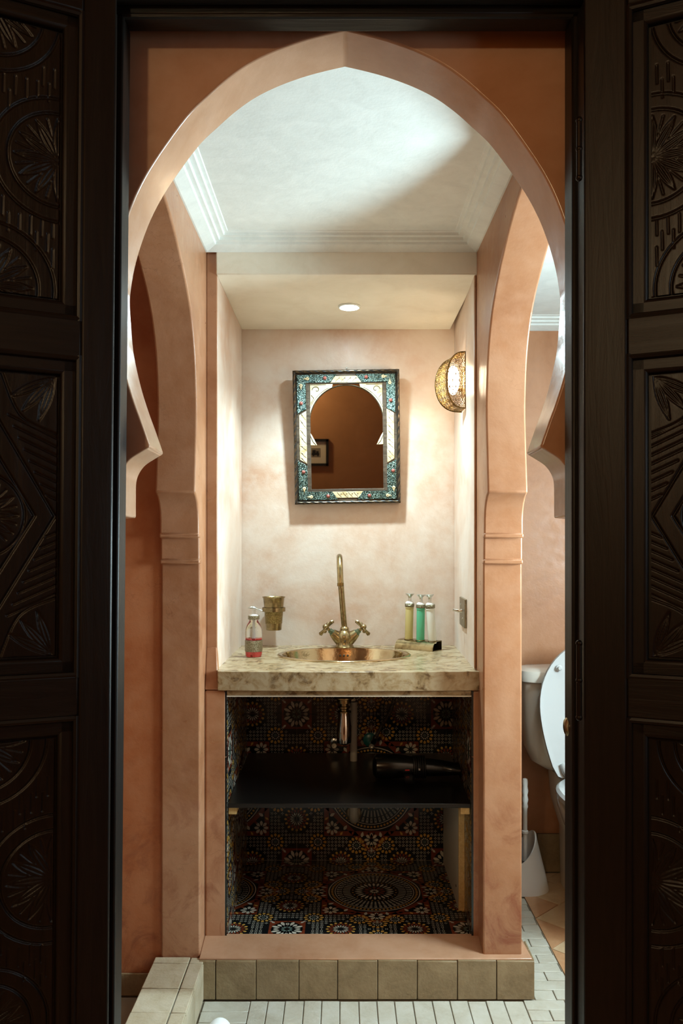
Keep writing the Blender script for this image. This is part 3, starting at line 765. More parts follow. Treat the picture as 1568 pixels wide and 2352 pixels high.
for i in range(3):
    MB().sphere((-.012+.012*i, SB*.885, -.020), .0035, 10, 6).build('overflow_hole', 'ink', bs)
# ------------------------------------------------------------------ faucet
fx = thing('faucet', (pxx(791, 2.716), 2.716, ZT), 'aged brass gooseneck mixer tap with two cross handles', 'faucet')
MB().lathe([(.030, 0), (.031, .004), (.027, .010), (.025, .018), (.028, .032), (.027, .042), (.020, .052), (.014, .058), (.0125, .062)], 32).build('body', 'brass', fx)
MB().lathe([(.014, .056), (.0155, .060), (.013, .066), (.010, .069)], 24).build('collar', 'brass', fx)
top = H-0.026-ZT
sp = [(0, 0, .060), (-.006, -.002, .13), (-.0115, -.004, .20), (-.0150, -.008, top-.055), (-.0160, -.014, top-.028), (-.0165, -.032, top-.006), (-.0165, -.058, top), (-.0160, -.086, top-.008), (-.0150, -.108, top-.030), (-.0140, -.120, top-.058), (-.0130, -.126, top-.088)]
sp = smooth_poly(sp, 5)
MB().tube(sp, 0.0096, 16).build('spout', 'brass', fx)
MB().tube([(-.0131, -.1255, top-.082), (-.0129, -.1265, top-.092)], .0106, 16).build('spout_ring', 'brassdk', fx)
MB().sphere((0.001, -.0265, .023), .004, 10, 6, (.7, .5, 1)).build('indicator_hole', 'ink', fx)
for s in (-1, 1):
    d3 = Vector((s*.74, -.08, .62)).normalized()
    p0 = Vector((s*.012, 0, .026))
    arm = MB().tube([p0, p0+d3*.018, p0+d3*.036], [.022, .019, .0130], 16).build('valve_arm', 'brass', fx)
    MB().tube([p0+d3*.036, p0+d3*.039, p0+d3*.040, p0+d3*.049], [.0115, .0115, .0088, .0080], 16).build('valve_nut', 'verdigris', arm)
    hd = MB().tube([p0+d3*.049, p0+d3*.056, p0+d3*.060, p0+d3*.066, p0+d3*.073, p0+d3*.076], [.005, .0055, .009, .0105, .007, .001], 16)
    hc = p0+d3*.062
    u = Vector((s*.30, .35, -.80)); u = (u-d3*u.dot(d3)).normalized(); v_ = d3.cross(u)
    for q in (u, -u):
        hd.tube([hc, hc+q*.012, hc+q*.026, hc+q*.032, hc+q*.037], [.0056, .0044, .0060, .0070, .001], 12)
    for q in (v_, -v_):
        hd.tube([hc, hc+q*.011, hc+q*.023, hc+q*.028, hc+q*.033], [.0056, .0044, .0058, .0068, .001], 12)
    hd.build('cross_handle', 'brass', fx)
# ------------------------------------------------------------------ pink soap dispenser
Yq = 2.49; q = P(582.5, 1508, Yq); sd = thing('soap_dispenser', (q.x, Yq, ZT), 'glass pump bottle of pink soap with an engraved metal sleeve', 'soap dispenser')
R = .0253
MB().lathe([(.0001, .0002), (R*.86, .0002), (R*.96, .004), (R, .010), (R, .076), (R*.96, .084), (R*.80, .096), (R*.58, .105), (R*.50, .110), (R*.50, .114)], 32, cap1=False).build('bottle', 'glass', sd)
MB().lathe([(.0001, .0016), (R*.84, .0016), (R*.93, .005), (R*.96, .011), (R*.96, .0565), (.0001, .0565)], 32).build('liquid', 'pink', sd)
MB().lathe([(R*1.01, .016), (R*1.05, .017), (R*1.05, .049), (R*1.01, .050)], 32, cap0=False, cap1=False).build('sleeve', 'silver_e', sd)
MB().lathe([(R*.66, .112), (R*.68, .113), (R*.68, .123), (R*.66, .124)], 32).build('collar', 'silver_e', sd)
pm = MB().lathe([(R*.60, .124), (R*.42, .1275), (R*.22, .129), (R*.22, .1395), (R*.18, .141)], 24)
pm.tube([(0, 0, .02), (0, 0, .11)], .003, 8)
pm.build('pump_stem', 'plastic', sd)
hd = MB().loft([[(-.018+.044*k/10, w_*math.cos(a), .1425+.006*math.sin(PI*min(1, k/10+.18))-.004*(k/10)**3+w_*.40*math.sin(a)) for a in [2*PI*i/12 for i in range(12)]] for k, w_ in zip(range(11), (.002, .007, .0095, .0105, .0105, .0095, .0078, .0062, .005, .0042, .003))])
hd.build('pump_head', 'chrome_s', sd)
# ------------------------------------------------------------------ cup and its wall ring
Yc = 2.728; cc = P(628.5, 1371, Yc)
hl = thing('cup_holder', (cc.x, YB, cc.z-.041), 'brass ring bracket fixed to the niche wall around the cup', 'cup holder')
rb = MB(); r_in, r_out = .0355, .0385
rb.lathe([(r_in, -.0065), (r_out, -.0065), (r_out, .0065), (r_in, .0065), (r_in, -.0065)], 40, c=(0, Yc-YB, 0), cap0=False, cap1=False).build('ring', 'brass', hl)
MB().box(-.008, .008, -.020, -.0005, -.006, .006).build('bracket', 'brass', hl, bevel=.002)
MB().lathe([(.016, 0), (.016, .003), (.012, .005)], 20, M4=Matrix.Rotation(PI/2, 4, 'X'), c=(0, -.0005, 0)).build('rosette', 'brass', hl)
cp = thing('cup', (cc.x, Yc, cc.z-.109), 'tall engraved brass tumbler hanging in the wall ring', 'cup')
MB().lathe([(.0245, 0), (.0255, .001), (.0268, .018), (.0275, .022), (.0276, .023)], 40, cap1=False).build('foot', 'brass', cp)
MB().lathe([(.0276, .023), (.0284, .030), (.0312, .068), (.0318, .074)], 40, cap0=False, cap1=False).build('engraved_band', 'brass_e', cp)
rim = MB().lathe([(.0318, .074), (.0330, .088), (.0350, .105), (.0385, .1088), (.0383, .1096), (.0345, .1055), (.0325, .088), (.0265, .022), (.024, .002), (.0001, .002)], 40, cap0=False)
rim.build('lip', 'brass', cp)
for zz, rr in ((.0235, .0280), (.0500, .0302), (.0735, .0322)):
    MB().tube([(rr*math.cos(2*PI*i/40), rr*math.sin(2*PI*i/40), zz) for i in range(40)], .0006, 6, closed=True).build('engraved_line', 'brassdk', cp)
# ------------------------------------------------------------------ brass rack with three bottles
A_, B_ = Vector((pxx(906, 2.685), 2.685)), Vector((pxx(993, 2.606), 2.606))
ex = (B_-A_); Lr = ex.length; rz = math.atan2(ex.y, ex.x)
rk = thing('bottle_rack', (A_.x, A_.y, ZT), 'curved sheet brass rack with three holes for bottles', 'rack', rz=rz)
Wr, Hr, tk = 0.062, .030, .0014
pf = [(0, 0)]+[(0.026-0.026*math.cos(a), Hr*math.sin(a)) for a in [PI/2*i/10 for i in range(11)]][1:]+[(Wr, Hr), (Wr, Hr-.001), (Wr-tk, Hr-tk)]
outer_p = [(0, 0)]+[(0.028-0.028*math.cos(PI/2*i/10), Hr*math.sin(PI/2*i/10)) for i in range(1, 11)]+[(Wr, Hr), (Wr, 0)]
inner_p = [(tk, tk)]+[(0.028-(0.028-tk)*math.cos(PI/2*i/10), (Hr-tk)*math.sin(PI/2*i/10)) for i in range(1, 11)]+[(Wr-tk, Hr-tk), (Wr-tk, tk)]
m = len(outer_p); sh = MB()
v = [(xx, yy, zz) for xx in (0, Lr) for yy, zz in outer_p]+[(xx, yy, zz) for xx in (0, Lr) for yy, zz in inner_p]
f = []
for i in range(m):
    j = (i+1) % m
    f += [(i, j, m+j, m+i), (2*m+i, 3*m+i, 3*m+j, 2*m+j), (i, 2*m+i, 2*m+j, j), (m+i, m+j, 3*m+j, 3*m+i)]
sh.add(v, f).build('tray', 'brass', rk, smooth=35, recalc=True)
bot = []
def gel_bottle(px_top, px_bot, y_top, y_bot, Yb, mat, word):
    q0, q1 = P(px_bot, y_bot, Yb), P(px_top, y_top, Yb)
    o = thing('bottle', q0, word, 'bottle', 'amenity bottles in the brass rack')
    up = (q1-q0); L = up.length; o.rotation_euler = up.to_track_quat('Z', 'Y').to_euler()
    k = L/.148; r = .0133
    MB().lathe([(.0001, 0), (r*.93, 0), (r, .003), (r, .098*k), (r*.97, .101*k), (r*1.10, .1025*k), (r*1.10, .104*k), (r*.98, .106*k)], 28).build('tube', mat, o)
    MB().lathe([(r*1.12, .1065*k), (r*1.15, .107*k), (r*1.15, .1165*k), (r*1.12, .117*k)], 28).build('collar', 'silver_e', o)
    MB().lathe([(r*1.05, .117*k), (r*.95, .121*k), (r*.50, .124*k), (r*.42, .128*k), (r*.42, .134*k)], 24).build('pump_stem', 'plastic', o)
    MB().lathe([(r*.40, .134*k), (r*.5, .139*k), (r*1.02, .1450*k), (r*1.12, .1468*k), (r*1.0, .1480*k), (.0001, .1484*k)], 28).build('pump_head', 'chrome_s', o)
for (pt, pb, yt, yb, Yb, mt, wd) in ((941, 938.5, 1363, 1471, 2.692, 'y_liq', 'slim pump bottle of yellow gel in the brass rack'),
                                     (966.5, 965, 1365, 1476, 2.662, 'g_liq', 'slim pump bottle of green gel in the brass rack'),
                                     (986, 993, 1365, 1478, 2.640, 'w_liq', 'slim pump bottle of white lotion leaning in the brass rack')):
    gel_bottle(pt, pb, yt, yb, Yb, mt, wd)
    hp = P(pb, yb, Yb); lp = Matrix.Rotation(-rz, 3, 'Z') @ (Vector((hp.x, hp.y, 0))-Vector((A_.x, A_.y, 0)))
    MB().tube([(lp.x+.0145*math.cos(2*PI*i/28), lp.y+.0145*math.sin(2*PI*i/28), Hr+.0004) for i in range(28)], .0011, 6, closed=True).build('hole_rim', 'brassdk', rk)
# ------------------------------------------------------------------ switch plate
def xnr(y): return XNR+(XNRb-XNR)*(y-YN)/(YB-YN)
ya, yb_ = 2.405, 2.545; zt_, zb_ = pz(1372, 2.5), pz(1441, 2.44)
sw = thing('light_switch', (xnr((ya+yb_)/2), (ya+yb_)/2, (zt_+zb_)/2), 'pewter toggle switch plate on the niche cheek below the lamp', 'light switch')
tilt_r = math.atan2(XNRb-XNR, YB-YN); sw.rotation_euler = (0, 0, -tilt_r)
hw, hh = (yb_-ya)/2, (zt_-zb_)/2
MB().box(-.007, 0, -hw, hw, -hh, hh).build('plate', 'pewter', sw, bevel=.0015)
MB().tube([(-.007, 0, .004), (-.016, 0, .003), (-.030, 0, .006), (-.034, 0, .007)], [.006, .0045, .0032, .0040], 12).build('toggle', 'chrome', sw)
for zz in (-.018, .020): MB().sphere((-.007, .03 if zz > 0 else -.02, zz), .0042, 10, 6, (.5, 1, 1)).build('screw', 'chrome_s', sw)
# ------------------------------------------------------------------ fretwork wall lamp
YL = 2.44; xw = xnr(YL)+.0
lz0, lz1 = pz(937, YL), pz(808, YL)
lampo = thing('wall_lamp', (xw, YL, (lz0+lz1)/2), 'brass fretwork half-moon wall lamp glowing on the niche cheek', 'wall lamp')
hh = (lz1-lz0)/2
def dprof(wd, hgt, zc, n=40):   # D-shaped outline (distance from wall, z)
    return [(wd*max(0.0, math.cos(a))**0.72, zc+hgt*math.sin(a)) for a in [-PI/2+PI*i/n for i in range(n+1)]]
w0, w1 = 0.056, 0.081
def lace(u, v):
    c = 0.0190; row = math.floor(v/c); uu = (u+(c/2 if row % 2 else 0)) % c-c/2; vv = v % c-c/2
    r = math.hypot(uu, vv)/c; a = math.atan2(vv, uu)
    if abs(r-.47) < .048: return True
    if r < .09 or abs(r-.24) < .035: return True
    if r > .24 and abs(math.sin(3*a+row))*r < .045: return True
    if .10 < r < .24 and abs(math.sin(3*a))*r < .03: return True
    return False
def fret(name, surf, nu, nv, lu, lv, edge):
    pts = {}; V_, F_ = [], []
    def idx(i, j):
        if (i, j) not in pts: pts[(i, j)] = len(V_); V_.append(tuple(surf(i/nu, j/nv)))
        return pts[(i, j)]
    for i in range(nu):
        for j in range(nv):
            u, v = (i+.5)/nu, (j+.5)/nv
            if edge(u, v) or lace(lu(u, v), lv(u, v)): F_.append((idx(i, j), idx(i+1, j), idx(i+1, j+1), idx(i, j+1)))
    b = MB(); b.v = V_; b.f = F_
    o = b.build(name, 'brassdk', lampo, recalc=False, smooth=60)
    sm = o.modifiers.new('thickness', 'SOLIDIFY'); sm.thickness = .0012; sm.offset = 0
    return o
def wid(v): a = -PI/2+PI*v; return max(0.0, math.cos(a))**0.72, hh*math.sin(a)
def s_front(u, v): k, z = wid(v); return Vector((-w0*k*u, 0.0, z))
fret('fretwork_front', s_front, 60, 190, lambda u, v: w0*wid(v)[0]*u, lambda u, v: hh*math.sin(-PI/2+PI*v)+.2, lambda u, v: u > .93 or u < .03 or v < .02 or v > .985)
def s_side(u, v):
    k, z = wid(v); return Vector((-(w0+(w1-w0)*u)*k, 0.075*u, z*(1-.02*u)))
fret('fretwork_side', s_side, 70, 220, lambda u, v: .080*u, lambda u, v: hh*2.3*v, lambda u, v: u < .035 or u > .96)
ft = MB()
for wq, yq, rr in ((w0, 0, .0022), (w1, .075, .0016)):
    ft.tube([(-wq*k, yq, z) for k, z in [wid(i/40) for i in range(41)]], rr, 8)
ft.tube([(-.001, 0, -hh), (-.001, 0, hh)], .0018, 8).build('rim', 'brassdk', lampo)
MB().box(-.004, 0.0, .005, .070, -hh*.5, hh*.5).build('back_plate', 'brassdk', lampo)
MB().tube([(-.004, .040, -.02), (-.022, .040, -.02)], .008, 12).build('bulb_socket', 'brassdk', lampo)
MB().sphere((-.032, .036, .006), .019, 20, 12, (1, 1.1, 2.3)).build('bulb', 'bulb', lampo)
# ------------------------------------------------------------------ ceiling lights
def downlight(name, loc, r, energy, label, size=120, col=COOL, lens='lens'):
    o = thing(name, loc, label, 'ceiling light')
    MB().lathe([(r*.98, 0), (r*1.28, 0), (r*1.30, -.003), (r*1.15, -.006), (r*.98, -.004)], 32, cap0=False, cap1=False).build('ring', 'white', o)
    MB().lathe([(r, -.002), (r*.92, -.004), (r*.6, -.006), (.0001, -.007)], 32, cap0=True, cap1=False).build('lens', lens, o)
    l = lamp('lamp_light', 'SPOT', (0, 0, -.012), energy, col, o, shadow_soft_size=r*.9, spot_size=math.radians(size), spot_blend=0.75)
    return o
q = P(802, 703, 0.7365*F/557)
downlight('downlight', (q.x, q.y, ZN), .026, E_NICHE, 'small round recessed downlight glowing in the niche ceiling')
downlight('downlight', (0.80, 2.15, ZW), .035, E_WC, 'recessed downlight in the toilet room ceiling', 165, NEUT)
# daylight window of the toilet room, facing the bay through the right-hand arch
wd = tag(thing('window_2', (1.298, 1.76, 1.22), 'bright daylit window in the side wall of the toilet room', 'window'), kind='structure')
MB().box(-.004, 0, -.17, .17, -.20, .20).build('pane', 'daylight', wd)
for a in (-.18, .18): MB().box(-.03, 0, a-.012, a+.012, -.224, .224).build('window_frame', 'plastic', wd)
for a in (-.212, .212): MB().box(-.03, 0, -.168, .168, a-.012, a+.012).build('window_frame', 'plastic', wd)
l = lamp('window_light', 'AREA', (-.012, 0, 0), E_DAY, (0.70, 0.93, 1.0), wd, shape='RECTANGLE', size=.33, size_y=.40)
l.rotation_euler = Vector((1, 0, 0)).to_track_quat('Z', 'Y').to_euler()
# outer room: wall lamp behind the eye and a small window
ol = thing('picture_lamp', (-0.62, YR, 2.02), 'small brass wall lamp with a cream shade in the outer room', 'wall lamp')
MB().box(-.03, .03, 0, .012, -.06, .06).build('back_plate', 'brassdk', ol, bevel=.002)
MB().tube([(0, .01, 0), (0, .08, 0), (0, .10, .03)], .006, 10).build('arm', 'brassdk', ol)
MB().lathe([(.07, .02), (.045, .15)], 28, c=(0, .10, 0), cap0=False, cap1=False).build('shade', 'paper', ol)
lamp('lamp_light', 'POINT', (0, .26, .02), E_OUT, (1.0, 0.83, 0.50), ol, shadow_soft_size=0.05)
wn = tag(thing('window_1', (1.348, 0.15, 1.45), 'small daylit window of the outer room', 'window'), kind='structure')
MB().box(-.004, 0, -.2, .2, -.3, .3).build('pane', 'daylight', wn)
for a in (-.21, 0, .21): MB().box(-.03, 0, a-.015, a+.015, -.32, .32).build('window_frame', 'door', wn)
for a in (-.31, .31): MB().box(-.03, 0, -.2, .2, a-.015, a+.015).build('window_frame', 'door', wn)
l = lamp('window_light', 'AREA', (-.035, 0, 0), E_WIN, (0.75, 0.92, 1.0), wn, shape='RECTANGLE', size=.4, size_y=.6)
l.rotation_euler = (0, -PI/2, 0)
l.rotation_euler = Vector((1, 0, 0)).to_track_quat('Z', 'Y').to_euler()
# ------------------------------------------------------------------ mirror
MU = 0.0002954
mt_ = math.radians(4.0)
mir = thing('mirror', (pxx(798.5, YB-.02), YB-0.004, pz(1157, YB-.02)), 'wall mirror in a teal metal and bone inlaid frame', 'mirror')
mir.rotation_euler = (mt_*1.0, math.radians(-0.9), 0)
HW, HH = 0.177, 0.2215
def mp(cx_, cy_): return ((cx_-775)*MU, HH-(cy_-903)*MU)          # crop px -> local x,z (base at z=0)
D0, D1 = -0.030, -0.0005
fm = MB()
fnm = lambda a, b, d: (a, d, b)
for (x0, x1, z0, z1) in ((-HW, -HW+.058, 0, 2*HH), (HW-.058, HW, 0, 2*HH), (-HW, HW, 0, .052), (-HW, HW, 2*HH-.046, 2*HH)):
    MB().box(x0+.001, x1-.001, -.020, D1, z0+.001, z1-.001).build('frame_board', 'framewood', mir)
rp = MB()
cs = [(-HW+.006, .006), (HW-.006, .006), (HW-.006, 2*HH-.006), (-HW+.006, 2*HH-.006)]
for i in range(4):
    a, b_ = Vector(cs[i]), Vector(cs[(i+1) % 4]); L = (b_-a).length; n = int(L/.0022); e = (b_-a)/L; nn = Vector((-e.y, e.x))
    rings = []
    for k in range(n+1):
        p = a+e*L*k/n; ph = PI*k*L/n/.026
        ring = []
        for j in range(14):
            q = 2*PI*j/14; c1, c2 = .0070*math.cos(q), .0060*math.sin(q)
            du = c1*math.cos(ph)-c2*math.sin(ph); dd = c1*math.sin(ph)+c2*math.cos(ph)
            pp = p+nn*du*.78; ring.append((pp.x, -.0215-dd*.8, pp.y))
        rings.append(ring)
    ro = MB().loft(rings).build('rope_moulding', 'rope', mir, recalc=False)
    ro.data.materials.append(M['ropedark'])
    for fi, pg in enumerate(ro.data.polygons):
        if (fi % 14) in (0, 1, 2, 7, 8, 9): pg.material_index = 1
MB().box(-.105, .105, -.010, -.0010, .05, .40).build('backing', 'ink', mir)
gl = MB().box(-.1245, .1245, -.0115, -.0095, .048, 2*HH-.044).build('glass', 'mirror', mir, smooth=0)
gl['label'] = 'silvered mirror glass'
# band geometry: outer/inner offsets of the inlay band
o1, o2 = .014, .0445
X1, X2 = HW-o1, HW-o2
Z1b, Z2b, Z1t, Z2t = o1+.001, .0420, 2*HH-o1-.001, 2*HH-.0420
def plate(poly, mat, name, y0=-.0235, parent=mir, bev=.0008):
    return MB().prism(poly, fnm, y0, -.018).build(name, mat, parent, bevel=bev, seg=1, smooth=30)
for sx in (-1, 1):
    for top_ in (False, True):
        zo, zi = (Z1t, Z2t) if top_ else (Z1b, Z2b)
        ze = (HH+.080, HH+.094) if top_ else (HH-.094, HH-.083)
        zin, zout = (HH+.094, HH+.079) if top_ else (HH-.092, HH-.076)
        pl = [(sx*X1, zo), (sx*.031, zo), (sx*.052, zi), (sx*X2, zi), (sx*X2, zin), (sx*X1, zout)]
        plate(pl, 'teal', 'corner_plate')
        # raised rows of beads on the plate
        bd = MB()
        zmid = (zo+zi)/2; xmid = (X1+X2)/2
        def row(a, b_):
            L = math.hypot(b_[0]-a[0], b_[1]-a[1]); n = int(L/.0042)
            for k in range(n+1):
                bd.sphere((a[0]+(b_[0]-a[0])*k/n, -.0238, a[1]+(b_[1]-a[1])*k/n), .0013, 6, 4)
        ins = .0025 if top_ else -.0025
        row((sx*(X1-.0025), zo-ins), (sx*.037, zo-ins)); row((sx*(X2+.0015), zi+ins*.5), (sx*.053, zi+ins*.5))
        row((sx*(X1-.0025), zo-ins), (sx*(X1-.0025), zout)); row((sx*(X2+.002), zi), (sx*(X2+.002), zin))
        for k in (-.35, 0, .35):
            row((sx*(X1-.040), zmid+k*.016), (sx*(X1-.058), zmid+k*.016)); row((sx*(xmid+k*.018), zo-(.048 if top_ else -.048)), (sx*(xmid+k*.018), zo-(.062 if top_ else -.062)))
        bd.build('bead_row', 'teal', mir, kind='stuff')
for (cx_, cy_) in ((540, 245), (1000, 240), (555, 1560), (1020, 1560), (270, 520), (283, 1285), (1270, 500), (1290, 1285)):
    x_, z_ = mp(cx_, cy_); cab_ = MB().sphere((x_, -.0235, z_), .0062, 16, 10, (1, .9, 1)).build('cabochon', 'coral', mir)
    MB().tube([(x_+.0068*math.cos(2*PI*i/20), -.0238, z_+.0068*math.sin(2*PI*i/20)) for i in range(20)], .0012, 6, closed=True).build('setting', 'teal', cab_)
for (cx_, cy_, a) in ((345, 250, 180), (1190, 235, 0), (272, 325, 270), (1263, 305, 90), (365, 1565, 180), (1225, 1560, 0), (288, 1470, 270), (1295, 1475, 270)):
    x_, z_ = mp(cx_, cy_); a = math.radians(a); pl = []
    for k in range(24):
        q = 2*PI*k/24; r_ = .0058*(1 if math.cos(q) < .2 else 1+1.35*((math.cos(q)-.2)/.8)**2.2)
        px_, pz_ = r_*math.cos(q), .0056*math.sin(q)*(1 if math.cos(q) < .2 else 1-.55*(math.cos(q)-.2)/.8)
        pl.append((x_+px_*math.cos(a)-pz_*math.sin(a), z_+px_*math.sin(a)+pz_*math.cos(a)))
    dr = plate(pl, 'bone', 'teardrop', -.0262)
    MB().sphere((x_, -.0262, z_), .0013, 8, 6).build('dot', 'ink', dr)
def engrave(pts, parent, r=.0007, y=-.0224):
    MB().tube([(a, y, b_) for a, b_ in pts], r, 5, flat=.6).build('engraving', 'ink', parent)
def scurve(x0, z0, x1, z1, vert):
    n = 16; pts = []
    for k in range(n+1):
        u = k/n; w_ = .5-.5*math.cos(PI*u)+.16*math.sin(2*PI*u)
        pts.append((x0+(x1-x0)*(u if not vert else .08+.84*w_), z0+(z1-z0)*(u if vert else .08+.84*w_)))
    return pts
for top_ in (True, False):
    zo, zi = (Z1t-.006, Z2t) if top_ else (Z1b+.006, Z2b)
    for (xa_, xb_) in ((-1, 0), (0, 1)):
        x0, x1 = xa_*.051, xb_*.051
        xo0, xo1 = (xa_*.037, xb_*.037)
        pc = plate([(x0, zi), (x1, zi), (xo1, zo), (xo0, zo)], 'bone', 'bone_inlay', -.0222)
        for k in range(2):
            xs0 = (xo0 if k == 0 else (xo0+xo1)/2); xs1 = ((xo0+xo1)/2 if k == 0 else xo1)
            engrave(scurve(xs0+.002, zi, xs1-.002, zo, False), pc)
            engrave([((xs0+xs1)/2+.004, (zi+zo)/2+.003), ((xs0+xs1)/2+.008, (zi+zo)/2+.004)], pc, .001)
for sx in (-1, 1):
    cuts = [HH+.088, HH+.030, HH-.022, HH-.044, HH-.086] if sx < 0 else [HH+.092, HH+.044, HH-.003, HH-.040, HH-.086]
    for k in range(4):
        za, zb2 = cuts[k], cuts[k+1]; da = .014 if k == 0 else 0; db = .014 if k == 3 else 0
        pc = plate([(sx*(X2+.0005), za), (sx*(X1-.006), za-da), (sx*(X1-.006), zb2+db), (sx*(X2+.0005), zb2)], 'bone', 'bone_inlay', -.0222)
        x0, x1 = sx*(X2+.001), sx*(X1-.007)
        nk = 2 if za-zb2 > .03 else 1
        for q in range(nk):
            a_ = za-.004-(za-zb2-.008)*q/nk; b2 = za-.004-(za-zb2-.008)*(q+1)/nk
            engrave(scurve(min(x0, x1), a_, max(x0, x1), b2, True), pc)
            engrave([((x0+x1)/2-.004, (a_+b2)/2+.006), ((x0+x1)/2-.002, (a_+b2)/2+.001)], pc, .001)
# inner slip and arch spandrels
for (x0, x1, z0, z1) in ((-.1335, -.1235, Z2b, Z2t), (.1235, .1335, Z2b, Z2t), (-.1235, .1235, Z2b, .0510), (-.1235, .1235, 2*HH-.0455, Z2t)):
    MB().box(x0, x1, -.0215, -.0095, z0, z1).build('inner_slip', 'framewood', mir, bevel=.001)
ccz = mp(775, 735)[1]; RA = .1235
for sx in (-1, 1):
    arcp = [(sx*RA*math.sin(math.radians(a)), ccz+RA*math.cos(math.radians(a))) for a in range(22, 80, 4)]
    zt2 = 2*HH-.0455
    pl = [(sx*.1235, zt2), (sx*.044, zt2)]+[(x_, min(z_, zt2-.001)) for x_, z_ in arcp]+[(sx*.1235, arcp[-1][1])]
    sp_ = plate(pl, 'bone', 'spandrel', -.0195)
    for v__ in (0,):
        base_ = (sx*.098, zt2-.020)
        sprl = [(base_[0]+sx*(.0145-.0010*k)*math.cos(.42*k), base_[1]+(.0145-.0010*k)*math.sin(.42*k)) for k in range(14)]
        engrave(sprl, sp_, .0012, -.0198)
        engrave([(x_*1.045, z_+.0028) for x_, z_ in arcp[1:]], sp_, .0012, -.0198)
        engrave([(sx*.120, zt2-.003), (sx*.066, zt2-.003)], sp_, .0012, -.0198); engrave([(sx*.120, zt2-.003), (sx*.120, zt2-.07)], sp_, .0012, -.0198)
        engrave([(sx*.116, zt2-.036), (sx*.107, zt2-.046), (sx*.117, zt2-.064)], sp_, .0012, -.0198)
    # dark arch edge
    MB().tube([(x_, -.0150, z_) for x_, z_ in [(sx*(RA-.001)*math.sin(math.radians(a)), ccz+(RA-.001)*math.cos(math.radians(a))) for a in range(0, 82, 3)]], .0020, 6).build('arch_bead', 'rope', mir)
    lo = [(sx*.1235, mp(0, 838)[1]), (sx*.1165, mp(0, 870)[1]), (sx*.108, mp(0, 925)[1]), (sx*.0985, mp(0, 988)[1]), (sx*.1235, mp(0, 988)[1])]
    sp2 = plate(lo, 'bone', 'spandrel', -.0195)
    engrave([(sx*.121, mp(0, 880)[1]), (sx*.112, mp(0, 950)[1]), (sx*.103, mp(0, 982)[1])], sp2, .0012, -.0198)
nl = thing('nail', (pxx(796, YB), YB, pz(848, YB)), 'small nail above the top edge of the mirror', 'nail')
MB().tube([(0, 0, 0), (0, -.012, .001)], .0014, 8).build('shank', 'chrome_s', nl); MB().sphere((0, -.012, .001), .0028, 10, 6, (1, .4, 1)).build('head', 'chrome_s', nl)
# ------------------------------------------------------------------ plumbing and things in the cupboard
Yt = 2.52; tx = pxx(790, Yt)
tr = thing('bottle_trap', (tx, Yt, pz(1708, Yt)), 'chrome bottle trap hanging under the basin', 'drain trap')
s_ = lambda y: (1708-y)*Yt/F
MB().lathe([(.0001, -.004), (.012, -.002), (.0215, .004), (.0225, .012), (.0225, s_(1668)), (.021, s_(1664)), (.0185, s_(1645)), (.0165, s_(1640)), (.0165, s_(1636))], 32).build('cup', 'chrome', tr)
MB().lathe([(.021, s_(1636)), (.021, s_(1633)), (.014, s_(1632)), (.014, s_(1628)), (.018, s_(1626)), (.018, s_(1622)), (.013, s_(1621)), (.013, s_(1616)), (.022, s_(1614)), (.022, s_(1606)), (.030, s_(1604)), (.030, s_(1601))], 32).build('neck', 'brass', tr)
MB().tube([(0, .014, s_(1648)), (.004, .06, s_(1648)), (.012, .11, s_(1646))], .013, 14).build('outlet', 'chrome', tr)
ZS = H-0.682
pp = thing('waste_pipe', (pxx(812, 2.66), 2.66, ZCB), 'grey plastic waste pipe running down through the shelf', 'pipe')
zq = lambda y: pz(y, 2.66)-ZCB
MB().tube([(0, 0, zq(1870)), (0, 0, zq(1612))], .0115, 16).build('pipe', 'pvc', pp)
MB().tube(smooth_poly([(0, 0, zq(1846)), (0, 0, zq(1868)), (.001, .02, zq(1885)), (.002, .06, zq(1892)), (.002, .106, zq(1893))], 5), .0150, 16).build('elbow', 'pvc', pp)
MB().lathe([(.026, 0), (.026, .004), (.018, .008)], 24, M4=Matrix.Rotation(PI/2, 4, 'X'), c=(.002, .1075, zq(1893))).build('wall_flange', 'pewter', pp)
MB().lathe([(.024, 0), (.024, .003), (.016, .006)], 24, M4=Matrix.Rotation(PI/2, 4, 'X'), c=(-.016, .1075, zq(1625))).build('wall_flange', 'pewter', pp)
def valve(px_, py_, label, disc_=False):
    Yv = 2.715; q = P(px_, py_, Yv); o = thing('stop_valve', (q.x, YC-.0015, q.z), label, 'valve')
    R4 = Matrix.Rotation(PI/2, 4, 'X')
    MB().lathe([(.013, 0), (.013, .004), (.007, .006), (.007, .040), (.0105, .042), (.0105, .056), (.0085, .058), (.004, .058), (.004, .054)], 8, M4=R4).build('spindle', 'chrome_s', o)
    if disc_: MB().lathe([(.021, .010), (.023, .012), (.023, .018), (.018, .022)], 32, M4=R4, c=(-.004, 0, .012)).build('cap', 'tealcap', o)
    return o
valve(767, 1713, 'small chrome stop valve with a bare nut beside the trap')
valve(853, 1714, 'chrome stop valve with a teal plastic disc behind it', True)
hp = smooth_poly([P(906, 1585, 2.62), P(903, 1612, 2.63), P(893, 1640, 2.65), P(876, 1668, 2.68), P(864, 1690, 2.70), P(856, 1705, 2.716)], 6)
ho = thing('supply_hose', P(856, 1705, 2.716), 'braided steel water hose curving down to the teal valve', 'hose')
MB().tube(hp, .0062, 12).build('hose', 'hose', ho, world=True)
MB().tube(hp[-6:], .0092, 10).build('hose_nut', 'chrome_s', ho, world=True)
sh = thing('shelf', (0, 2.48, ZS), 'black laminate shelf board across the cupboard', 'shelf')
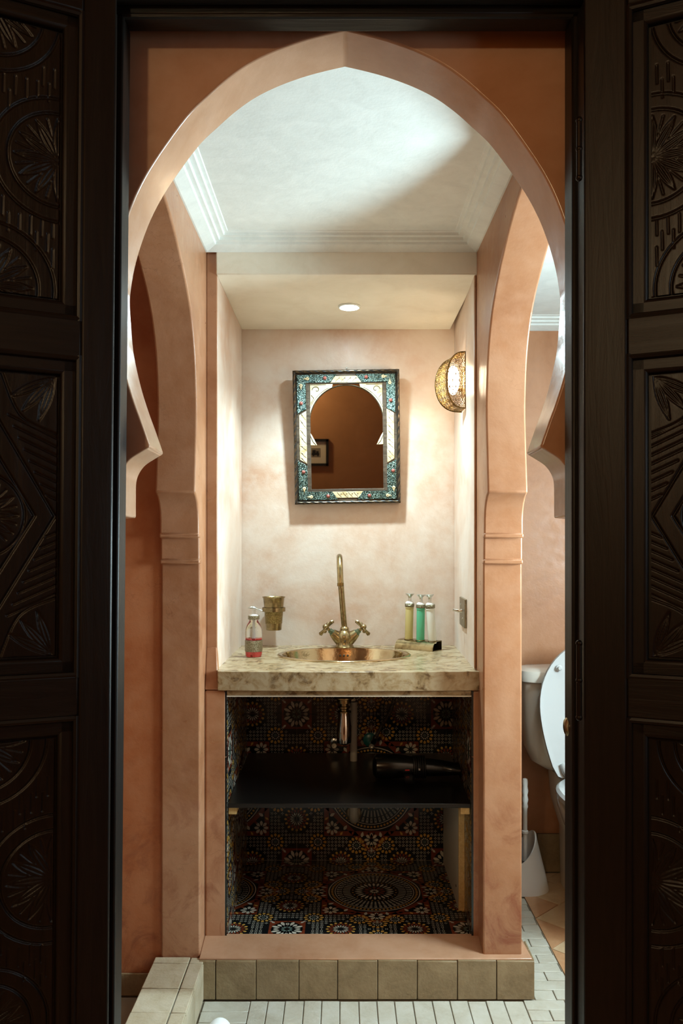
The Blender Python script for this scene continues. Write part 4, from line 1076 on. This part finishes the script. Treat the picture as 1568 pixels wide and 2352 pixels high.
b = MB().hexa([(XCL+.001, 2.212-2.48, -.012), (XCR-.001, 2.212-2.48, -.012), (XCb-.010, 2.76-2.48, -.012), (XCL-.006, 2.76-2.48, -.012),
               (XCL+.001, 2.212-2.48, 0), (XCR-.001, 2.212-2.48, 0), (XCb-.010, 2.76-2.48, 0), (XCL-.006, 2.76-2.48, 0)])
b.build('board', 'black', sh, bevel=.0015)
for sx, x0, x1 in ((-1, XCL+.002, XCL+.024), (1, XCR-.026, XCR-.002)):
    o = MB().box(x0, x1, 2.222, 2.60, ZS-.032, ZS-.0125).build('shelf_cleat', 'pine', bevel=.001)
    tag(o, 'raw pine batten under the shelf against the '+('tiled cheek' if sx < 0 else 'white board'), 'batten')
bd = thing('melamine_board', (0.338, 2.54, ZCB+.001), 'white melamine board with a raw pine edge stood on end in the cupboard', 'board')
MB().hexa([(0, -.15, 0), (.016, -.15, 0), (.016, .21, 0), (0, .21, 0), (0, -.15, ZS-.034-ZCB), (.016, -.15, ZS-.034-ZCB), (.016, .21, ZS-.034-ZCB), (0, .21, ZS-.034-ZCB)]).build('panel', 'paleboard', bd, bevel=.001)
MB().box(-.0005, .0165, -.156, -.150, 0, ZS-.034-ZCB).build('edge_strip', 'pine', bd)
for zz in (.05, .30): MB().sphere((-.0003, -.10, zz), .0045, 10, 6, (.3, 1, 1)).build('screw_hole', 'ink', bd)
# hair dryer lying on the shelf
Yh = 2.45; hd = thing('hair_dryer', (pxx(905, Yh), Yh, ZS), 'glossy black hair dryer lying on the shelf with its cord wound round', 'hair dryer')
hx_ = lambda p: (p-905)*Yh/F
cz = .038
def ell(x_, ry, rz_, z_=cz, n=24): return [(x_, ry*math.cos(2*PI*i/n), z_+rz_*math.sin(2*PI*i/n)) for i in range(n)]
MB().loft([ell(hx_(855), .012, .012), ell(hx_(857), .026, .026), ell(hx_(864), .036, .0355), ell(hx_(885), .0385, .0375), ell(hx_(915), .036, .035), ell(hx_(940), .031, .030), ell(hx_(960), .0285, .027, .036), ell(hx_(990), .027, .0255, .034), ell(hx_(1018), .025, .0225, .032)]).build('body', 'dryer', hd)
MB().loft([ell(hx_(1016), .0255, .0225, .032), ell(hx_(1030), .027, .020, .031), ell(hx_(1046), .034, .017, .030), ell(hx_(1053), .040, .0165, .032)]).build('nozzle', 'dryer', hd)
MB().loft([[(hx_(935)+a, b_-.030*(k), .026-.003*k) for a, b_ in [(.014*math.cos(2*PI*i/16), .012*math.sin(2*PI*i/16)) for i in range(16)]] for k in (0, 1, 2.4, 3.2)]).build('handle', 'dryer', hd)
cw = []
for k in range(6):
    xx = hx_(948+5*k); cw += [(xx+.0035*i/20, .0325*math.cos(2*PI*i/20), .036+.0315*math.sin(2*PI*i/20)) for i in range(20)]
MB().tube(cw, .0026, 6).build('cord', 'rubber', hd)
MB().box(hx_(928), hx_(938), -.0335, -.030, .033, .036).build('switch_mark', 'red', hd)
MB().box(hx_(958), hx_(962), -.0345, -.030, .034, .039).build('cord_clip', 'plastic', hd)
# ------------------------------------------------------------------ toilet
TX = 0.838; tl = thing('toilet', (TX, 2.93, 0), 'white porcelain toilet with its lid raised in front of the cistern', 'toilet')
def sup(cx_, cy_, a, b_, z_, e=2.6, n=40):
    out = []
    for i in range(n):
        q = 2*PI*i/n; c, s = math.cos(q), math.sin(q)
        out.append((cx_+a*math.copysign(abs(c)**(2/e), c), cy_+b_*math.copysign(abs(s)**(2/e), s), z_))
    return out
rg = [(.40, .120, .06, .0), (.405, .150, .070, 0), (.43, .192, .080, 0), (.48, .214, .084, 0), (.56, .224, .086, 0), (.66, .229, .087, 0), (.700, .230, .087, 0)]
MB().loft([sup(0, -.095, a, b_, z_, 3.6) for z_, a, b_, _ in rg]).build('cistern', 'porcelain', tl)
ct = MB().loft([sup(0, -.097, a, b_, z_, 3.6) for z_, a, b_ in ((.700, .236, .092), (.704, .242, .096), (.722, .243, .097), (.738, .236, .092), (.745, .215, .078), (.748, .15, .05))]).build('cistern_lid', 'porcelain', tl)
MB().lathe([(.022, .747), (.022, .751), (.018, .753)], 20, c=(0, -.095, 0)).build('flush_button', 'chrome_s', ct)
bl = [(0.0, .115, .165, -.40), (.02, .110, .160, -.40), (.10, .100, .150, -.40), (.18, .105, .155, -.41), (.25, .130, .185, -.425), (.31, .160, .215, -.44), (.355, .176, .232, -.448), (.385, .180, .238, -.45), (.392, .176, .234, -.45)]
MB().loft([sup(0, cy_, a, b_, z_, 2.3) for z_, a, b_, cy_ in bl]).build('bowl', 'porcelain', tl)
MB().loft([sup(0, -.12, a, b_, z_, 3.2) for z_, a, b_ in ((.0, .085, .10), (.20, .09, .10), (.30, .12, .11), (.36, .125, .115), (.40, .128, .118))]).build('pedestal', 'porcelain', tl)
o_, i_ = sup(0, -.45, .184, .225, .394, 2.2), sup(0, -.45, .115, .150, .394, 2.1)
sr = MB(); n = 40
up = lambda r, z_: [(p[0], p[1], z_) for p in r]
sr.loft([up(i_, .394), up(o_, .394), up(o_, .408), up([(p[0]*.95, -.45+(p[1]+.45)*.96, 0) for p in o_], .415), up(i_, .412), up(i_, .394)], cap=False)
sr.build('seat', 'seat', tl)
# raised lid (its underside faces the doorway)
ld = MB(); rings = []
def lid_out(k, d_):
    out = []
    for i in range(28):                       # rounded top half
        q = PI*i/28; x_ = .190*math.cos(q); z_ = .215*math.sin(q)**.95 if q else 0.0
        out.append((x_, z_))
    low = [(-.190+.045*(t/10)**1.7, -.215*(t/10)) for t in range(0, 10)]+[(-.141, -.215), (-.136, -.224), (-.124, -.229), (-.10, -.231)]
    low = low+[(0, -.230)]+[(-x_, z_) for x_, z_ in reversed(low)][:-1]
    out += low
    res = []
    for x_, z_ in out:
        zz = .632+z_*k; res.append((x_*k, -.232+(zz-.41)*.10+d_, zz))
    return res
ld.loft([lid_out(.02, -.003), lid_out(.90, -.003), lid_out(.955, -.010), lid_out(.99, -.012), lid_out(1.0, -.006), lid_out(.99, .004), lid_out(.9, .008), lid_out(.02, .010)])
lido = ld.build('lid', 'seat', tl)
for sx in (-1, 1):
    x_ = sx*.122; MB().lathe([(.0105, 0), (.0105, .004), (.0065, .006), (.0065, .010), (.005, .012), (.0001, .0125)], 20, M4=Matrix.Rotation(PI/2, 4, 'X'), c=(x_, -.207, .757)).build('bumper', 'seat', lido)
    MB().tube([(sx*.118, -.236, .450), (sx*.108, -.246, .428), (sx*.100, -.250, .412)], [.012, .016, .014], 12).build('hinge', 'seat', lido)
# ------------------------------------------------------------------ toilet brush
Yb = 2.80; br = thing('toilet_brush_holder', (0.612, Yb, 0.0), 'white plastic scoop-shaped brush holder on the toilet floor', 'brush holder')
n = 40; rings = []
def hz_(a, k): 
    lean_ = .5+.5*math.cos(a-0.35)
    return k*(.085+.105*lean_**1.3)
for k, r_ in ((0, .088), (.04, .087), (.3, .078), (.6, .068), (.85, .062), (1.0, .060)):
    rings.append([((r_-.014*k*k*(.5+.5*math.cos(2*PI*i/n)))*math.cos(2*PI*i/n), .8*r_*math.sin(2*PI*i/n), hz_(2*PI*i/n, k)) for i in range(n)])
for k, r_ in ((1.0, .055), (.85, .056), (.5, .058), (.15, .060)):
    rings.append([((r_-.014*k*k*(.5+.5*math.cos(2*PI*i/n)))*math.cos(2*PI*i/n), .8*r_*math.sin(2*PI*i/n), hz_(2*PI*i/n, k)) for i in range(n)])
MB().loft(rings).build('cup', 'plastic', br)
tb = thing('toilet_brush', (0.621, Yb, 0.035), 'white toilet brush with a turned handle standing in its holder', 'toilet brush')
zb2 = lambda y: pz(y, Yb)-.035
MB().lathe([(.0075, .06), (.0075, zb2(1915)), (.011, zb2(1913)), (.011, zb2(1908)), (.0075, zb2(1906)), (.0075, zb2(1858)), (.010, zb2(1852)), (.008, zb2(1845)), (.011, zb2(1836)), (.008, zb2(1826)), (.011, zb2(1816)), (.0085, zb2(1806)), (.010, zb2(1796)), (.008, zb2(1789)), (.0001, zb2(1787))], 20).build('handle', 'plastic', tb)
rng2 = random.Random(3); bb = MB()
for k in range(160):
    a = rng2.random()*2*PI; z_ = .012+rng2.random()*.045; r_ = .034+rng2.random()*.008
    bb.tube([(0, 0, z_), (r_*math.cos(a), r_*.8*math.sin(a), z_+.012*rng2.random())], .0008, 3)
bb.build('bristles', 'bristle', tb, kind='stuff', smooth=0)
# ------------------------------------------------------------------ slipper at the bottom edge
q = P(504, 2338, 1.97)
sl = thing('slipper', (pxx(509, 1.96), 1.860, 0.002), 'white rounded slipper toe on the pale floor bricks', 'slipper')
MB().loft([sup(0, 0, a, b_, z_, 2.3) for z_, a, b_ in ((0, .034, .110), (.003, .038, .118), (.008, .038, .118), (.010, .035, .114))]).build('sole', 'towel', sl, bevel=.001)
rings = []
for k in range(10):
    y_ = .116-.012*k; w_ = .036*math.sqrt(max(0.02, 1-((y_-.02)/.1)**2)) if y_ > .02 else .036
    hh_ = .004+.046*math.sin(min(1, (k+.4)/6)*PI/2)
    rings.append([(w_*math.cos(PI*i/16), y_, .009+hh_*math.sin(PI*i/16)) for i in range(17)])
MB().loft(rings, cap=False, closed=False).build('upper', 'towel', sl, smooth=60)
# ------------------------------------------------------------------ outer room: framed picture and stool seen in the mirror
def mirror_hit(px_, py_):
    """where the eye's view of mirror pixel (px,py) lands on the outer back wall"""
    n = Vector((0, -math.cos(mt_), -math.sin(mt_))); c = Vector(mir.location)+Vector((0, -.011, 0))
    d = Vector(((px_-CX)/F, 1, -(py_-HY)/F)); e = Vector((0, 0, H)); tt = (c-e).dot(n)/d.dot(n); hit = e+d*tt
    r = d-2*d.dot(n)*n; k = (YR-hit.y)/r.y; return hit+r*k
a, b_ = mirror_hit(700, 1008), mirror_hit(757, 1070)
print('picture', a, b_)
pw, ph = abs(b_.x-a.x), abs(a.z-b_.z)
pc = thing('picture', ((a.x+b_.x)/2, YR, (a.z+b_.z)/2), 'black framed print on the outer wall, seen in the mirror', 'picture')
fw = .022
for (x0, x1, z0, z1) in ((-pw/2, -pw/2+fw, -ph/2, ph/2), (pw/2-fw, pw/2, -ph/2, ph/2), (-pw/2, pw/2, -ph/2, -ph/2+fw), (-pw/2, pw/2, ph/2-fw, ph/2)):
    MB().box(x0, x1, .0, .02, z0, z1).build('frame', 'rubber', pc)
MB().box(-pw/2+.01, pw/2-.01, .001, .008, -ph/2+.01, ph/2-.01).build('mount', 'paper', pc)
pi_ = MB().box(-pw*.2, pw*.16, .008, .010, -ph*.16, ph*.16).build('print', 'print', pc)
for (x0, x1, z0, z1) in ((-.19, .12, -.10, -.02), (-.16, -.02, -.02, .09), (0.0, .10, -.02, .05), (-.14, -.08, -.14, -.08), (.04, .10, -.14, -.08)):
    MB().box(x0*pw, x1*pw, .0095, .0105, z0*ph, z1*ph).build('sketch_block', 'rubber', pi_)
q = mirror_hit(742, 1120)
ch = thing('chair', (q.x, YR+.30, 0), 'black high-backed chair against the outer wall, seen in the mirror', 'chair')
zs = q.z+.10
MB().box(-.20, .20, -.20, .20, .42, .46).build('seat', 'rubber', ch, bevel=.01)
for sx in (-1, 1):
    for sy in (-1, 1): MB().box(sx*.18-.015, sx*.18+.015, sy*.18-.015, sy*.18+.015, 0, .42).build('leg', 'rubber', ch)
pts = [(-.20, -.19, .44), (-.20, -.20, zs*.75)]
MB().prism([(-.20, .46), (-.20, zs-.02), (-.185, zs), (-.16, zs-.02), (-.13, zs-.10), (-.06, zs-.20), (.20, zs-.24), (.20, .46)], lambda a, b, d: (a, d, b), -.20, -.17).build('backrest', 'rubber', ch, bevel=.006)
